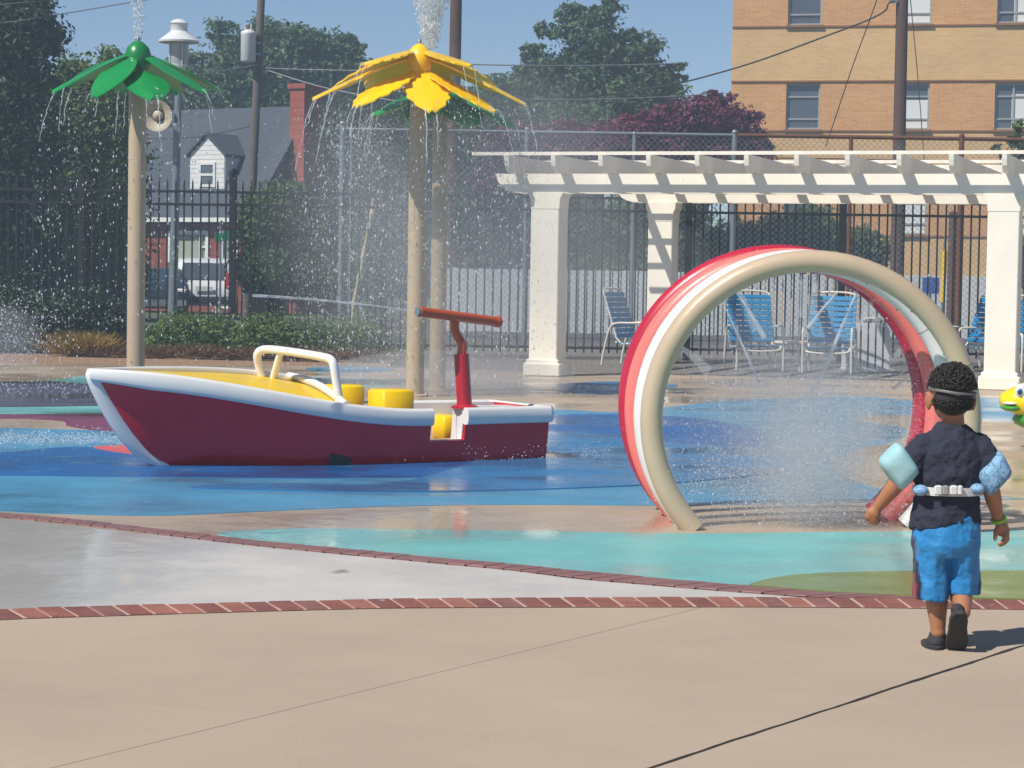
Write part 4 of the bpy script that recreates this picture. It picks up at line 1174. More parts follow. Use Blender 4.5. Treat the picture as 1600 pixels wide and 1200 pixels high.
MB().bbox(wb + ZZ * .37, (.56, .44, .62), .01).build('liner', M['iron'], t)
MB().bbox(wb + ZZ * .02, (.66, .54, .05), .008).build('base', M['vinyl'], t)
MB().bbox(wb + Vector((.1, 0, .76)), (.3, .3, .1), .05).build('bag_rim', M['tube_white'], t, 50)

# ------------------------------------------------------------------ leaf and flower sprays
M['pole_tan'] = pm('tan_coated_steel', srgb(200, 180, 150, .82), .42, .05, 2, .05, 60, coat=.15)
M['petal_green'] = pm('green_petal', srgb(14, 150, 70, .85), .35, .1, 4, coat=.3)
M['petal_green_d'] = pm('green_hub', srgb(10, 128, 58, .85), .35, .1, 4, coat=.3)
M['petal_yellow'] = pm('yellow_petal', srgb(255, 206, 6, .92), .35, .06, 4, coat=.3)
def leaf_plate(mb, c, az, L, W, z_in, droop, serr=0.0, th=.018, nseg=12, start=.12):
    rad = Vector((math.cos(az), math.sin(az), 0)); tan_ = Vector((-math.sin(az), math.cos(az), 0))
    top = []; 
    for i in range(nseg + 1):
        k = i / nseg
        wv = W * (math.sin(math.pi * min(1, k * .93 + .05)) ** .7)
        if serr: wv *= 1 - serr * (i % 2)
        rr = start + L * k
        z = z_in - droop * k ** 1.15
        row = [c + rad * rr + tan_ * wv * s_ + ZZ * (z - .16 * W * abs(s_) * (1 if not serr else .6)) for s_ in (-1, -.5, 0, .5, 1)]
        top.append(row)
    n = 5
    vs = [p for r_ in top for p in r_] + [p - ZZ * th for r_ in top for p in r_]
    o_ = (nseg + 1) * n
    fs = []
    for i in range(nseg):
        for j in range(n - 1):
            q = [i * n + j, i * n + j + 1, (i + 1) * n + j + 1, (i + 1) * n + j]
            fs.append(q); fs.append([o_ + x for x in q[::-1]])
        for j in (0, n - 1):
            q = [i * n + j, (i + 1) * n + j, o_ + (i + 1) * n + j, o_ + i * n + j]; fs.append(q)
    fs.append([0, 1, 2, 3, 4, o_ + 4, o_ + 3, o_ + 2, o_ + 1, o_]); e = nseg * n
    fs.append([e, e + 1, e + 2, e + 3, e + 4, o_ + e + 4, o_ + e + 3, o_ + e + 2, o_ + e + 1, o_ + e])
    mb.add(vs, fs)
def spray_tree(name, base, H, r_, petals, mat, hubmat, label, serr, ytop):
    t = thing(name, base, label, 'water feature', 'tall water spray posts')
    MB().tube([base, base + ZZ * H * .5, base + ZZ * H], [r_, r_ * .98, r_ * .96], 20).build('pole', M['pole_tan'], t, 60)
    MB().lathe(base, [(r_ * 1.5, 0), (r_ * 1.5, .015), (r_ * 1.05, .03)], 20).build('base_flange', M['pole_tan'], t, 50)
    for (az, L, W, zi, dr) in petals:
        mb = MB(); leaf_plate(mb, base, math.radians(az), L, W, H + zi, dr, serr)
        mb.build('petal', mat, t, 35)
    MB().lathe(base + ZZ * (H - .12), [(r_ * 1.1, 0), (r_ * 1.4, .06), (r_ * 1.5, .16), (r_ * 1.2, .25), (r_ * .6, .31), (.02, .33)], 18).build('hub', hubmat, t, 50)
    MB().lathe(base + ZZ * (H + .2), [(.02, 0), (.02, .05), (.01, .06)], 8).build('nozzle', M['galv'], t, 50)
    return t
gb1 = base_at(212, 26.0); gH = P(212, 92, 26.0).z
pet = [(-90 + 60 * k + (22 if k else 0) * 0, 0, 0, 0, 0) for k in range(0)]
GREEN = [(200, .86, .2, .06, .46), (248, .80, .2, .02, .5), (292, .7, .26, -.12, .36), (338, .8, .2, .04, .42), (20, .85, .2, .06, .36), (68, .8, .2, .06, .36), (112, .8, .2, .06, .36), (158, .85, .2, .07, .34)]
spray_tree('leaf_spray', gb1, gH, .105, GREEN, M['petal_green'], M['petal_green_d'], 'green leaf-shaped water spray on a tan pole at the left', 0.0, 75)
yb = G(648, 619); yH = P(655, 98, yb.y).z
YEL = [(193, 1.06, .22, .06, .48), (228, .86, .27, -.1, .42), (284, .62, .27, -.1, .46), (331, .86, .27, -.1, .44), (350, 1.08, .22, .06, .5), (218, .62, .25, .13, .18), (322, .62, .25, .13, .18), (35, .95, .25, .13, .36), (80, .95, .25, .14, .36), (125, .95, .25, .14, .36), (160, .95, .25, .13, .4)]
spray_tree('flower_spray', yb, yH, .1, YEL, M['petal_yellow'], M['petal_yellow'], 'yellow serrated flower water spray on a tan pole in the middle', .16, 80)
gb2 = G(683, 611); g2H = P(690, 136, gb2.y).z
GREEN2 = [(205, .7, .22, -.02, .3), (250, .7, .24, -.06, .36), (300, .62, .3, -.08, .34), (340, .8, .26, -.02, .42), (25, .8, .22, .0, .4), (70, .8, .22, 0, .36), (115, .8, .22, 0, .36), (160, .75, .22, 0, .3)]
spray_tree('leaf_spray', gb2, g2H, .095, GREEN2, M['petal_green'], M['petal_green_d'], 'green leaf water spray on the tan pole behind the yellow flower', 0.0, 120)

# ------------------------------------------------------------------ boat
M['boat_red'] = pm('boat_red', srgb(214, 26, 40, .9), .3, .07, 2, coat=.4, worn=(srgb(150, 40, 56), .72, 4))
M['boat_white'] = pm('boat_white', srgb(240, 238, 234, .86), .32, .04, 3, coat=.3)
M['boat_yellow'] = pm('boat_yellow', srgb(250, 206, 0, .92), .38, .05, 3, coat=.12, spec=.35)
M['boat_floor'] = pm('boat_floor', srgb(150, 70, 80, .7), .5, .15, 5)
al = math.radians(31)
C0 = G(262, 728)
BUx = Vector((math.cos(al), math.sin(al), 0)); BF = Vector((-math.sin(al), math.cos(al), 0))   # towards the stern, towards the far side
boat = thing('toy_boat', C0, 'red and white play speedboat with yellow foredeck standing on the pad', 'boat')
sm = lambda t: max(0, min(1, t)) ** 2 * (3 - 2 * max(0, min(1, t)))
def bg_(v): return .025 + .475 * math.sin(min(1, v / .55) * math.pi / 2) ** .74 - .07 * sm((v - .6) / .4)
def bb_(v): return .012 + .40 * math.sin(min(1, v / .7) * math.pi / 2) ** 1.15 - .03 * sm((v - .7) / .3)
def zg_(v, side): return .385 + .285 * (1 - sm(v / .68)) + (0 if side < 0 else .16 * (sm(v / .5) if v < .5 else 1 - sm((v - .5) / .14)))
def sg_(v): return -.568 + 3.42 * v
def sb_(v): return sg_(v) + .568 * (1 - sm(v / .5))
def hull_pt(v, side, k, inset=0.0, top=None):
    """k: 0 bottom .. 1 gunwale"""
    zt = zg_(v, side) if top is None else top
    z = zt * k
    f = z / max(zg_(v, side), 1e-6)
    s_ = sb_(v) + (sg_(v) - sb_(v)) * (f ** (.57 + .43 * sm(v / .5)))
    w_ = bb_(v) + (bg_(v) - bb_(v)) * (f ** .8)
    w_ = max(.004, w_ - inset)
    return C0 + BUx * s_ + BF * side * w_ + ZZ * z
def vr(a_, b_, n): return [a_ + (b_ - a_) * i / n for i in range(n + 1)]
GAP = (.70, .785)
def shell(mb, side, v0, v1, top=None, n=16, off0=0.0, off1=.03, kmax=1.0):
    ks = [0, .15, .3, .45, .6, .75, .9, 1.0]
    rings = []
    for v in vr(v0, v1, n):
        tp = top
        out = [hull_pt(v, side, k * kmax, off0, tp) for k in ks]
        inn = [hull_pt(v, side, k * kmax, off1, tp) for k in ks[::-1]]
        rings.append(out + inn)
    mb.loft(rings, True, True, True)
hl = MB()
shell(hl, -1, 0, GAP[0], None, 22); shell(hl, -1, GAP[0], GAP[1], .16, 4); shell(hl, -1, GAP[1], 1, None, 8); shell(hl, 1, 0, 1, None, 30)
# transom
tr_rows = [[hull_pt(1, s_, k) for s_ in (-1, -.5, 0, .5, 1)] for k in (0, .25, .5, .75, 1)]
def across(v, k, z=None, inset=0.0):
    a_ = hull_pt(v, -1, k, inset); b_ = hull_pt(v, 1, k, inset); return a_, b_
rings = []
for k in (0, .25, .5, .75, 1):
    a_, b_ = across(1, k); rings.append([a_, b_, b_ - BUx * .05, a_ - BUx * .05])
hl.loft(rings, True, True, True)
hull = hl.build('hull', M['boat_red'], boat, 40)
# thick white liner along the cockpit
ln = MB()
shell(ln, -1, .5, GAP[0], None, 12, .04, .13); shell(ln, -1, GAP[0], GAP[1], .165, 4, .04, .13); shell(ln, -1, GAP[1], .985, None, 8, .04, .2); shell(ln, 1, .5, .985, None, 20, .04, .13)
ln.build('liner', M['boat_white'], boat, 40)
def gun_profile(p, out, h=.125, w_=.075, up=.012):
    pts = []
    for k in range(14):
        t_ = 2 * math.pi * k / 14
        cx, cz = math.cos(t_), math.sin(t_)
        sx = math.copysign(abs(cx) ** .6, cx); sz = math.copysign(abs(cz) ** .6, cz)
        pts.append(p + out * (sx * w_ / 2 - w_ * .18) + ZZ * (sz * h / 2 - h * .5 + up))
    return pts
def gunwale(side, v0, v1, n):
    mb = MB(); rings = []
    for v in vr(v0, v1, n):
        p = hull_pt(v, side, 1); 
        e_ = .01
        d = hull_pt(min(1, v + e_), side, 1) - hull_pt(max(0, v - e_), side, 1); d.z = 0; d.normalize()
        out = Vector((d.y, -d.x, 0)) * (1 if side == -1 else -1)
        hh = .125 if v > .1 else .085 + .4 * v
        if side > 0: hh *= .6
        rings.append(gun_profile(p, out, hh, .085 if side < 0 else .06))
    mb.loft(rings, True, True, True)
    return mb
for side, v0, v1, n in ((-1, .0, GAP[0], 26), (-1, GAP[1], 1.0, 8), (1, .0, 1.0, 34)):
    gunwale(side, v0, v1, n).build('gunwale', M['boat_white'], boat, 50)
a_, b_ = across(1, 1); rings = [gun_profile(a_ + (b_ - a_) * k / 6 + BUx * .01, BUx, .125, .085) for k in range(7)]
MB().loft(rings, True, True, True).build('stern_rail', M['boat_white'], boat, 50)
# white stem
stem = [C0 + BUx * (-.568 * (k ** .57)) + ZZ * .672 * k for k in (0.0, .03, .1, .2, .35, .5, .65, .8, .9, .97, 1.0)]
MB().tube(stem, [.03, .036, .045, .055, .06, .062, .062, .06, .056, .048, .03], 14, True, False, .72, BF).build('stem', M['boat_white'], boat, 60)
# yellow foredeck, crowned, between the gunwales
rows = []
for v in vr(.1, .5, 12):
    n_, f_ = hull_pt(v, -1, 1, .035), hull_pt(v, 1, 1, .035)
    rows.append([n_ + (f_ - n_) * j / 8 + ZZ * (-.028 + .03 * math.sin(math.pi * j / 8)) for j in range(9)])
fd = MB(); fd.loft(rows, False); fd.build('foredeck', M['boat_yellow'], boat, 60)
# aft edge of the foredeck and bulkhead below it
n_, f_ = hull_pt(.5, -1, 1, .03), hull_pt(.5, 1, 1, .03)
edge = [n_ + (f_ - n_) * j / 10 + ZZ * (.0 + .04 * math.sin(math.pi * j / 10)) for j in range(11)]
MB().tube(edge, .028, 10).build('coaming', M['boat_white'], boat, 60)
bk_ = MB(); bk_.prism([hull_pt(.5, -1, .1, .05), hull_pt(.5, 1, .1, .05), hull_pt(.5, 1, .9, .05), hull_pt(.5, -1, .9, .05)], BUx * .03); bk_.build('bulkhead', M['boat_white'], boat)
fl = MB(); rows = [[hull_pt(v, -1, .28, .04), hull_pt(v, 1, .28, .04)] for v in vr(.46, .98, 8)]
for r_ in rows:
    for p in r_: p.z = .11
fl.loft(rows, False); fl.build('floor', M['boat_floor'], boat)
# stern deck (raised white box aft of the entry)
rows = [[hull_pt(v, -1, 1, .05) - ZZ * .012, hull_pt(v, 1, 1, .3) - ZZ * .012] for v in vr(.86, .985, 3)]
sd_ = MB(); sd_.loft(rows, False); sd_.build('stern_deck', M['boat_white'], boat)
# seats
def seat(px, py_top, D, wd, dp, zb_, nm='seat'):
    c_ = P(px, py_top, D); zt_ = c_.z
    MB().bbox(Vector((c_.x, c_.y, (zt_ + zb_) / 2)), (dp, wd, zt_ - zb_), .016, BUx, BF).build(nm, M['boat_yellow'], boat, 80)
seat(536, 601, 16.75, .26, .24, .11); seat(611, 608, 16.5, .26, .26, .11)
seat(693, 648, 16.95, .3, .16, .11, 'bench')
# windscreen frame
ws = crom([P(409, 588, 16.35), P(404, 570, 16.33), P(402, 556, 16.3), P(407, 548, 16.28), P(424, 546, 16.24), P(470, 552, 16.05), P(505, 558, 15.88), P(518, 563, 15.82), P(522, 575, 15.8), P(526, 600, 15.8), P(530, 628, 15.8)], 4)
MB().tube(ws, .031, 12).build('windscreen_frame', M['boat_white'], boat, 60)
MB().tube([P(427, 590, 16.3), P(438, 551, 16.2)], .026, 10).build('windscreen_strut', M['boat_white'], boat, 60)
# dark drain slot low in the hull
q = G(545, 726); MB().bbox(hull_pt(.50, -1, .10, -.002) , (.17, .02, .09), .01, BUx, BF).build('drain_slot', M['iron'], boat)

# ------------------------------------------------------------------ water cannon on the boat
M['cannon_red'] = pm('cannon_red', srgb(196, 28, 52, .85), .35, .06, 4, coat=.3)
M['cannon_orange'] = pm('cannon_orange', srgb(206, 92, 48, .85), .4, .1, 6, coat=.2, worn=(srgb(130, 60, 36), .66, 12))
cb = hull_pt(.80, -1, 1, .115); CDp = cb.y
wc_ = thing('water_cannon', cb, 'red post with orange swivelling water cannon at the boat stern', 'water cannon')
pt = P(721, 553, CDp)
MB().tube([cb, cb + (pt - cb) * .5, pt], .056, 18).build('post', M['cannon_red'], wc_, 60)
MB().lathe(cb, [(.1, 0), (.1, .015), (.06, .03)], 16).build('base_flange', M['cannon_red'], wc_, 50)
nk = crom([P(721, 556, CDp), P(722, 545, CDp), P(721, 536, CDp), P(713, 522, CDp), P(710, 510, CDp), P(711, 494, CDp)], 4)
MB().tube(nk, [.036 - .004 * math.sin(i / len(nk) * 3) for i in range(len(nk))], 12).build('neck', M['cannon_orange'], wc_, 60)
t0, t1 = P(655, 487, CDp - .25), P(779, 503, CDp + .25)
bar = MB().tube([t0, t0 + (t1 - t0) * .5, t1], .037, 16).build('barrel', M['cannon_orange'], wc_, 60)
d_ = (t1 - t0).normalized()
MB().lathe(t0 - d_ * .02, [(.02, 0), (.03, .0), (.03, .03)], 12, d_).build('nozzle', M['galv'], wc_, 50)
MB().lathe(t1 - d_ * .03, [(.042, 0), (.042, .035), (.01, .04)], 14, d_).build('end_cap', M['cannon_orange'], wc_, 50)

# ------------------------------------------------------------------ spray hoops
M['hoop_tan'] = pm('hoop_tan', srgb(204, 182, 154, .86), .34, .06, 3, .04, 60, coat=.25)
M['hoop_white'] = pm('hoop_white', srgb(238, 236, 232, .86), .35, .04, 3, coat=.2)
M['hoop_salmon'] = pm('hoop_salmon', srgb(250, 128, 118, .86), .38, .05, 3, coat=.2)
M['hoop_red'] = pm('hoop_red', srgb(198, 28, 60, .85), .35, .06, 3, coat=.25)
M['nozzle'] = pm('nozzle_dark', (.05, .05, .055), .4, .2, 9, metal=.6)
HOOP = []
for (cx, D, top, Ro, rt, mt_, lab) in ((1269, 12.07, 1.52, .92, .06, 'hoop_tan', 'tan water hoop nearest the child'), (1251, 12.39, 1.528, .92, .062, 'hoop_white', 'white water hoop between the tan and salmon hoops'), (1230, 12.72, 1.54, .92, .064, 'hoop_salmon', 'salmon pink water hoop between the white and red hoops'), (1215, 13.05, 1.562, .925, .066, 'hoop_red', 'crimson water hoop farthest from the child')):
    b_ = base_at(cx, D)
    t = thing('water_hoop', b_, lab, 'water hoop', 'row of four water hoops')
    Rc = Ro - rt; zc_ = top - Ro
    th0 = -math.asin(min(.98, zc_ / Rc))
    tl = math.pi - 2 * th0
    path = [b_ + Vector((Rc * math.cos(th0 + tl * k / 72), 0, zc_ + Rc * math.sin(th0 + tl * k / 72))) for k in range(73)]
    MB().tube(path, rt, 22, True, False, 1.0, Vector((0, 1, 0))).build('ring', M[mt_], t, 60)
    for th in ((0.36,) if mt_ != 'hoop_white' else (.28, .62)):
        ang = [th - .002, th + .002]
        MB().tube([b_ + Vector((Rc * math.cos(x), 0, zc_ + Rc * math.sin(x))) for x in ang], rt + .0012, 22, False, False, 1.0, Vector((0, 1, 0))).build('seam', M['galv'], t, 60)
    for k in range(9):
        th = .12 + (math.pi - .24) * k / 8
        d_ = Vector((-math.cos(th), 0, -math.sin(th)))
        p_ = b_ + Vector((Rc * math.cos(th), 0, zc_ + Rc * math.sin(th))) + d_ * (rt - .004)
        MB().lathe(p_, [(.007, 0), (.007, .006), (.003, .009)], 8, d_).build('nozzle', M['galv'], t)
    HOOP.append((b_, Rc, zc_, rt))

# ------------------------------------------------------------------ yellow fish toy at the right edge
M['fish_yellow'] = pm('fish_yellow', srgb(252, 220, 0, .9), .3, .05, 4, coat=.4)
M['fish_green'] = pm('fish_green', srgb(64, 160, 40, .85), .35, .12, 4, coat=.3)
M['fish_white'] = pm('fish_white', srgb(240, 240, 238, .88), .3, .03, 4, coat=.4)
M['fish_blue'] = pm('fish_blue', srgb(60, 130, 190, .85), .3, .05, 4, coat=.4)
fb = G(1640, 702)
fs_ = thing('fish_toy', fb, 'yellow and green fish spray toy cut by the right edge', 'water toy')
hc = P(1600, 626, fb.y)                                  # middle of the face
bx_ = Vector((1, 0, 0))
rings = []
for x, ry, zt_, zb_ in ((-.2, .03, .02, -.02), (-.185, .09, .06, -.05), (-.12, .15, .1, -.09), (0, .2, .15, -.16), (.15, .24, .19, -.22), (.35, .24, .2, -.25), (.55, .18, .17, -.2), (.72, .08, .1, -.1), (.8, .03, .06, -.05)):
    rings.append([hc + Vector((x, ry * math.cos(t_), (zt_ + zb_) / 2 + (zt_ - zb_) / 2 * math.sin(t_))) for t_ in [2 * math.pi * k / 18 for k in range(18)]])
MB().loft(rings, True, True, True).build('body', M['fish_yellow'], fs_, 60)
MB().ell(hc + Vector((-.11, -.03, -.055)), (.085, .15, .035), 14, 8).build('lower_jaw', M['fish_green'], fs_, 60)
MB().ell(hc + Vector((-.13, -.05, -.018)), (.062, .13, .018), 14, 8).build('teeth', M['fish_white'], fs_, 60)
rings2 = []
MB().ell(hc + Vector((.2, -.02, -.15)), (.3, .215, .1), 18, 8).build('belly', M['fish_green'], fs_, 60)
for s_ in (-1, 1):
    e_ = MB().ell(hc + Vector((-.055, s_ * .135 - .01, .085)), (.055, .035, .062), 14, 9).build('eye', M['fish_white'], fs_, 60)
    MB().ell(hc + Vector((-.075, s_ * .165 - .01, .08)), (.024, .014, .028), 12, 8).build('iris', M['fish_blue'], e_, 60)
    MB().ell(hc + Vector((-.08, s_ * .176 - .01, .08)), (.012, .008, .015), 10, 6).build('pupil', M['iron'], e_, 60)
MB().prism([hc + Vector(q) for q in ((.75, -.01, 0), (1.05, -.01, .2), (.98, -.01, 0), (1.05, -.01, -.2))], (0, .03, 0)).build('tail', M['fish_green'], fs_)
MB().prism([hc + Vector(q) for q in ((.1, -.012, .17), (.22, -.012, .32), (.5, -.012, .28), (.55, -.012, .15))], (0, .03, 0)).build('dorsal_fin', M['fish_green'], fs_)
MB().tube([Vector((hc.x + .3, hc.y, 0)), Vector((hc.x + .3, hc.y, hc.z - .2))], .05, 12).build('pedestal', M['galv'], fs_, 60)
# ------------------------------------------------------------------ child walking away
def skin_mat():
    m = pm('skin', srgb(172, 118, 84, .9), .5, .08, 6, .05, 120)
    b = m.node_tree.nodes['Principled BSDF']
    b.inputs['Subsurface Weight'].default_value = .12
    b.inputs['Subsurface Radius'].default_value = (.02, .008, .004)
    b.inputs['Subsurface Scale'].default_value = .3
    return m
M['skin'] = skin_mat()
M['hair'] = pm('curly_hair', (.02, .014, .011), .55, .35, 60, .6, 160)
M['shirt'] = pm('navy_cotton', srgb(44, 48, 66, .8), .9, .12, 7, .25, 220)
M['shoe'] = pm('dark_water_shoe', srgb(52, 50, 56, .75), .8, .15, 30, .2, 160)
M['sole'] = pm('rubber_sole', srgb(64, 60, 60, .75), .85, .15, 40, .4, 180)
M['float_l'] = pm('float_pale_teal', srgb(164, 208, 214, .84), .75, .1, 14, .08, 60)
def scribble(name, c1, c2):
    m, t, b = _nodes(name); N, L = t.nodes, t.links
    tc = N.new('ShaderNodeTexCoord'); nz = N.new('ShaderNodeTexNoise'); nz.inputs['Scale'].default_value = 22; nz.inputs['Detail'].default_value = 1.5; nz.inputs['Distortion'].default_value = 2.2
    L.new(tc.outputs['Object'], nz.inputs['Vector'])
    cr = N.new('ShaderNodeValToRGB'); e = cr.color_ramp.elements
    e[0].position = .44; e[0].color = (*c1, 1); e[1].position = .56; e[1].color = (*c1, 1)
    x = cr.color_ramp.elements.new(.5); x.color = (*c2, 1)
    L.new(nz.outputs[0], cr.inputs[0]); L.new(cr.outputs[0], b.inputs['Base Color']); b.inputs['Roughness'].default_value = .75
    return m
M['float_r'] = scribble('float_print', srgb(140, 184, 218, .84), srgb(84, 120, 160, .8))
M['strap_white'] = pm('white_webbing', srgb(226, 226, 226, .85), .6, .05, 30, .2, 200)
M['lime'] = pm('lime_band', srgb(150, 220, 60, .85), .5, .06, 10)
M['goggle'] = pm('goggle_strap', srgb(120, 118, 120, .8), .45, .1, 10)
def shorts_mat():
    m, t, b = _nodes('blue_print_shorts'); N, L = t.nodes, t.links
    g = N.new('ShaderNodeTexCoord'); s_ = N.new('ShaderNodeSeparateXYZ'); L.new(g.outputs['Object'], s_.inputs[0])
    nz = N.new('ShaderNodeTexNoise'); nz.inputs['Scale'].default_value = 26; nz.inputs['Detail'].default_value = 4; L.new(g.outputs['Object'], nz.inputs['Vector'])
    c1 = N.new('ShaderNodeMix'); c1.data_type = 'RGBA'; c1.inputs[6].default_value = (*srgb(18, 120, 190, .85), 1); c1.inputs[7].default_value = (*srgb(40, 150, 215, .85), 1)
    L.new(nz.outputs[0], c1.inputs[0])
    ab = N.new('ShaderNodeMath'); ab.operation = 'ABSOLUTE'; L.new(s_.outputs[0], ab.inputs[0])
    wob = N.new('ShaderNodeMath'); wob.operation = 'MULTIPLY_ADD'; wob.inputs[1].default_value = .03; L.new(nz.outputs[0], wob.inputs[0]); L.new(ab.outputs[0], wob.inputs[2])
    zz = N.new('ShaderNodeMapRange'); zz.inputs[1].default_value = .2; zz.inputs[2].default_value = .42; zz.inputs[3].default_value = -.012; zz.inputs[4].default_value = .022
    L.new(s_.outputs[2], zz.inputs[0])
    sb = N.new('ShaderNodeMath'); sb.operation = 'SUBTRACT'; L.new(wob.outputs[0], sb.inputs[0]); L.new(zz.outputs[0], sb.inputs[1])
    st_ = N.new('ShaderNodeMapRange'); st_.inputs[1].default_value = .124; st_.inputs[2].default_value = .132; L.new(sb.outputs[0], st_.inputs[0])
    pn = N.new('ShaderNodeMix'); pn.data_type = 'RGBA'; pn.inputs[6].default_value = (*srgb(24, 34, 62, .8), 1); pn.inputs[7].default_value = (*srgb(140, 34, 60, .85), 1)
    st2 = N.new('ShaderNodeMapRange'); st2.inputs[1].default_value = .143; st2.inputs[2].default_value = .149; L.new(sb.outputs[0], st2.inputs[0]); L.new(st2.outputs[0], pn.inputs[0])
    mx = N.new('ShaderNodeMix'); mx.data_type = 'RGBA'; L.new(st_.outputs[0], mx.inputs[0]); L.new(c1.outputs[2], mx.inputs[6]); L.new(pn.outputs[2], mx.inputs[7])
    L.new(mx.outputs[2], b.inputs['Base Color']); b.inputs['Roughness'].default_value = .55; b.inputs['Sheen Weight'].default_value = .15
    nb = N.new('ShaderNodeTexNoise'); nb.inputs['Scale'].default_value = 260; L.new(g.outputs['Object'], nb.inputs['Vector'])
    bp = N.new('ShaderNodeBump'); bp.inputs['Strength'].default_value = .2; bp.inputs['Distance'].default_value = .005; L.new(nb.outputs[0], bp.inputs['Height']); L.new(bp.outputs[0], b.inputs['Normal'])
    return m
M['shorts'] = shorts_mat()

KB = G(1480, 1014)
KD = KB.y
def K(px, py, dy=0.0): return P(px, py, KD + dy)
kid = thing('person', KB, 'small child walking away in navy shirt, blue shorts and pale blue arm floats', 'person')
def remeshed(mb, name, mat, parent, vox, smooth=4, disp=0.0, dscale=.08, depth=3):
    o = mb.build(name, mat, parent, 180)
    r = o.modifiers.new('Remesh', 'REMESH'); r.mode = 'VOXEL'; r.voxel_size = vox; r.use_smooth_shade = True
    if smooth:
        s_ = o.modifiers.new('Smooth', 'SMOOTH'); s_.factor = .5; s_.iterations = smooth
    if disp:
        tx = bpy.data.textures.new(name + '_folds', 'CLOUDS'); tx.noise_scale = dscale; tx.noise_depth = depth
        d_ = o.modifiers.new('Folds', 'DISPLACE'); d_.texture = tx; d_.strength = disp; d_.mid_level = .5; d_.texture_coords = 'LOCAL'
    return o
def R3(ax, ang): return Matrix.Rotation(math.radians(ang), 3, ax)

body = MB()
# head: skull, jaw, ears, nose (the face looks away from the viewer)
hd = K(1487, 613, .03)
body.ell(hd, (.079, .093, .098), 22, 16)
body.ell(hd + Vector((.0, .035, -.055)), (.058, .058, .055), 16, 10)
body.ell(hd + Vector((0, .125, -.03)), (.012, .014, .018), 8, 6)
body.ell(hd + Vector((0, .11, -.068)), (.022, .01, .006), 10, 6)
for s_ in (-1, 1):
    body.ell(hd + Vector((s_ * .083, .008, -.03)), (.011, .022, .032), 10, 8, R3('Z', s_ * -28))
    body.ell(hd + Vector((s_ * .082, .01, -.055)), (.009, .012, .013), 8, 6)
nk0, nk1 = K(1490, 672, .02), K(1489, 640, .03)
body.capsule(nk0, .042, nk1, .039)
# torso under the clothes
body.capsule(K(1486, 705, .025), .062, K(1480, 790, .02), .085)
body.capsule(K(1447, 698, .02), .03, K(1526, 698, .02), .03)
body.capsule(K(1462, 825, .02), .07, K(1500, 825, .02), .07)
# arms
LS, LE, LW = K(1437, 701, .01), K(1404, 752, -.01), K(1371, 793, .03)
RS, RE, RW = K(1534, 701, .01), K(1549, 766, -.01), K(1559, 808, .05)
body.capsule(LS, .033, LE, .03); body.capsule(LE, .032, LE + (LW - LE) * .35, .031); body.capsule(LE + (LW - LE) * .3, .031, LW, .021)
body.capsule(RS, .033, RE, .03); body.capsule(RE, .032, RE + (RW - RE) * .35, .031); body.capsule(RE + (RW - RE) * .3, .031, RW, .021)
# left hand: loosely closed, seen from its back
pa = K(1365, 801, .035)
body.capsule(LW, .021, pa, .024); body.capsule(pa + Vector((-.008, 0, .002)), .02, K(1359, 806, .04), .019); body.capsule(pa + Vector((.006, -.005, -.003)), .02, K(1366, 811, .038), .018)
for i, (x, y) in enumerate(((1354, 806), (1358, 811), (1363, 815), (1368, 816))):
    k1 = K(x, y, .045); k0 = pa + (k1 - pa) * .45
    L_ = (.021, .025, .024, .019)[i]
    k2 = k1 + Vector((.004, L_, -.008)); k3 = k2 + Vector((.012, .003, .012))
    body.capsule(k0, .0095, k1, .0092, 10); body.capsule(k1, .0092, k2, .0085, 10); body.capsule(k2, .0085, k3, .0075, 10)
body.capsule(pa + Vector((-.01, .012, .01)), .011, K(1356, 801, .065), .0095, 10); body.capsule(K(1356, 801, .065), .0095, K(1360, 808, .08), .008, 10)
# right hand: hanging, fingers curled towards the body
pb = K(1565, 822, .05)
body.capsule(RW, .02, pb, .022); body.capsule(pb + Vector((-.006, -.008, 0)), .018, K(1564, 832, .045), .016); body.capsule(pb + Vector((.008, .006, 0)), .018, K(1571, 829, .055), .016)
for i, (q1, q2, q3) in enumerate((((1571, 836, .03), (1568, 846, .025), (1561, 850, .025)), ((1573, 835, .045), (1571, 847, .04), (1563, 852, .038)), ((1574, 832, .06), (1574, 844, .058), (1568, 850, .055)), ((1572, 830, .072), (1573, 840, .073), (1569, 846, .07)))):
    a_, b_, c_ = K(*q1), K(*q2), K(*q3)
    body.capsule(pb + (a_ - pb) * .5, .0098, a_, .0094, 10); body.capsule(a_, .0094, b_, .0086, 10); body.capsule(b_, .0086, c_, .0075, 10)
t1_, t2_ = K(1556, 832, .03), K(1555, 842, .025)
body.capsule(pb + Vector((-.012, -.01, .002)), .012, t1_, .0105, 10); body.capsule(t1_, .0102, t2_, .0085, 10)
# legs
LK, LA = K(1461, 915, .05), K(1466, 988, .02)
body.capsule(K(1463, 835, .02), .07, LK, .047); body.capsule(LK, .045, LK + (LA - LK) * .4 + Vector((0, -.012, 0)), .041); body.capsule(LK + (LA - LK) * .35 + Vector((0, -.01, 0)), .041, LA, .026)
body.capsule(LA, .028, K(1463, 1001, .06), .03)
RK, RA = K(1501, 914, .06), K(1505, 957, -.085)
body.capsule(K(1500, 835, .02), .07, RK, .047); body.capsule(RK, .045, RK + (RA - RK) * .4 + Vector((0, 0, -.012)), .041); body.capsule(RK + (RA - RK) * .35 + Vector((0, 0, -.008)), .041, RA, .027)
bo = remeshed(body, 'body', M['skin'], kid, .0042, 3)
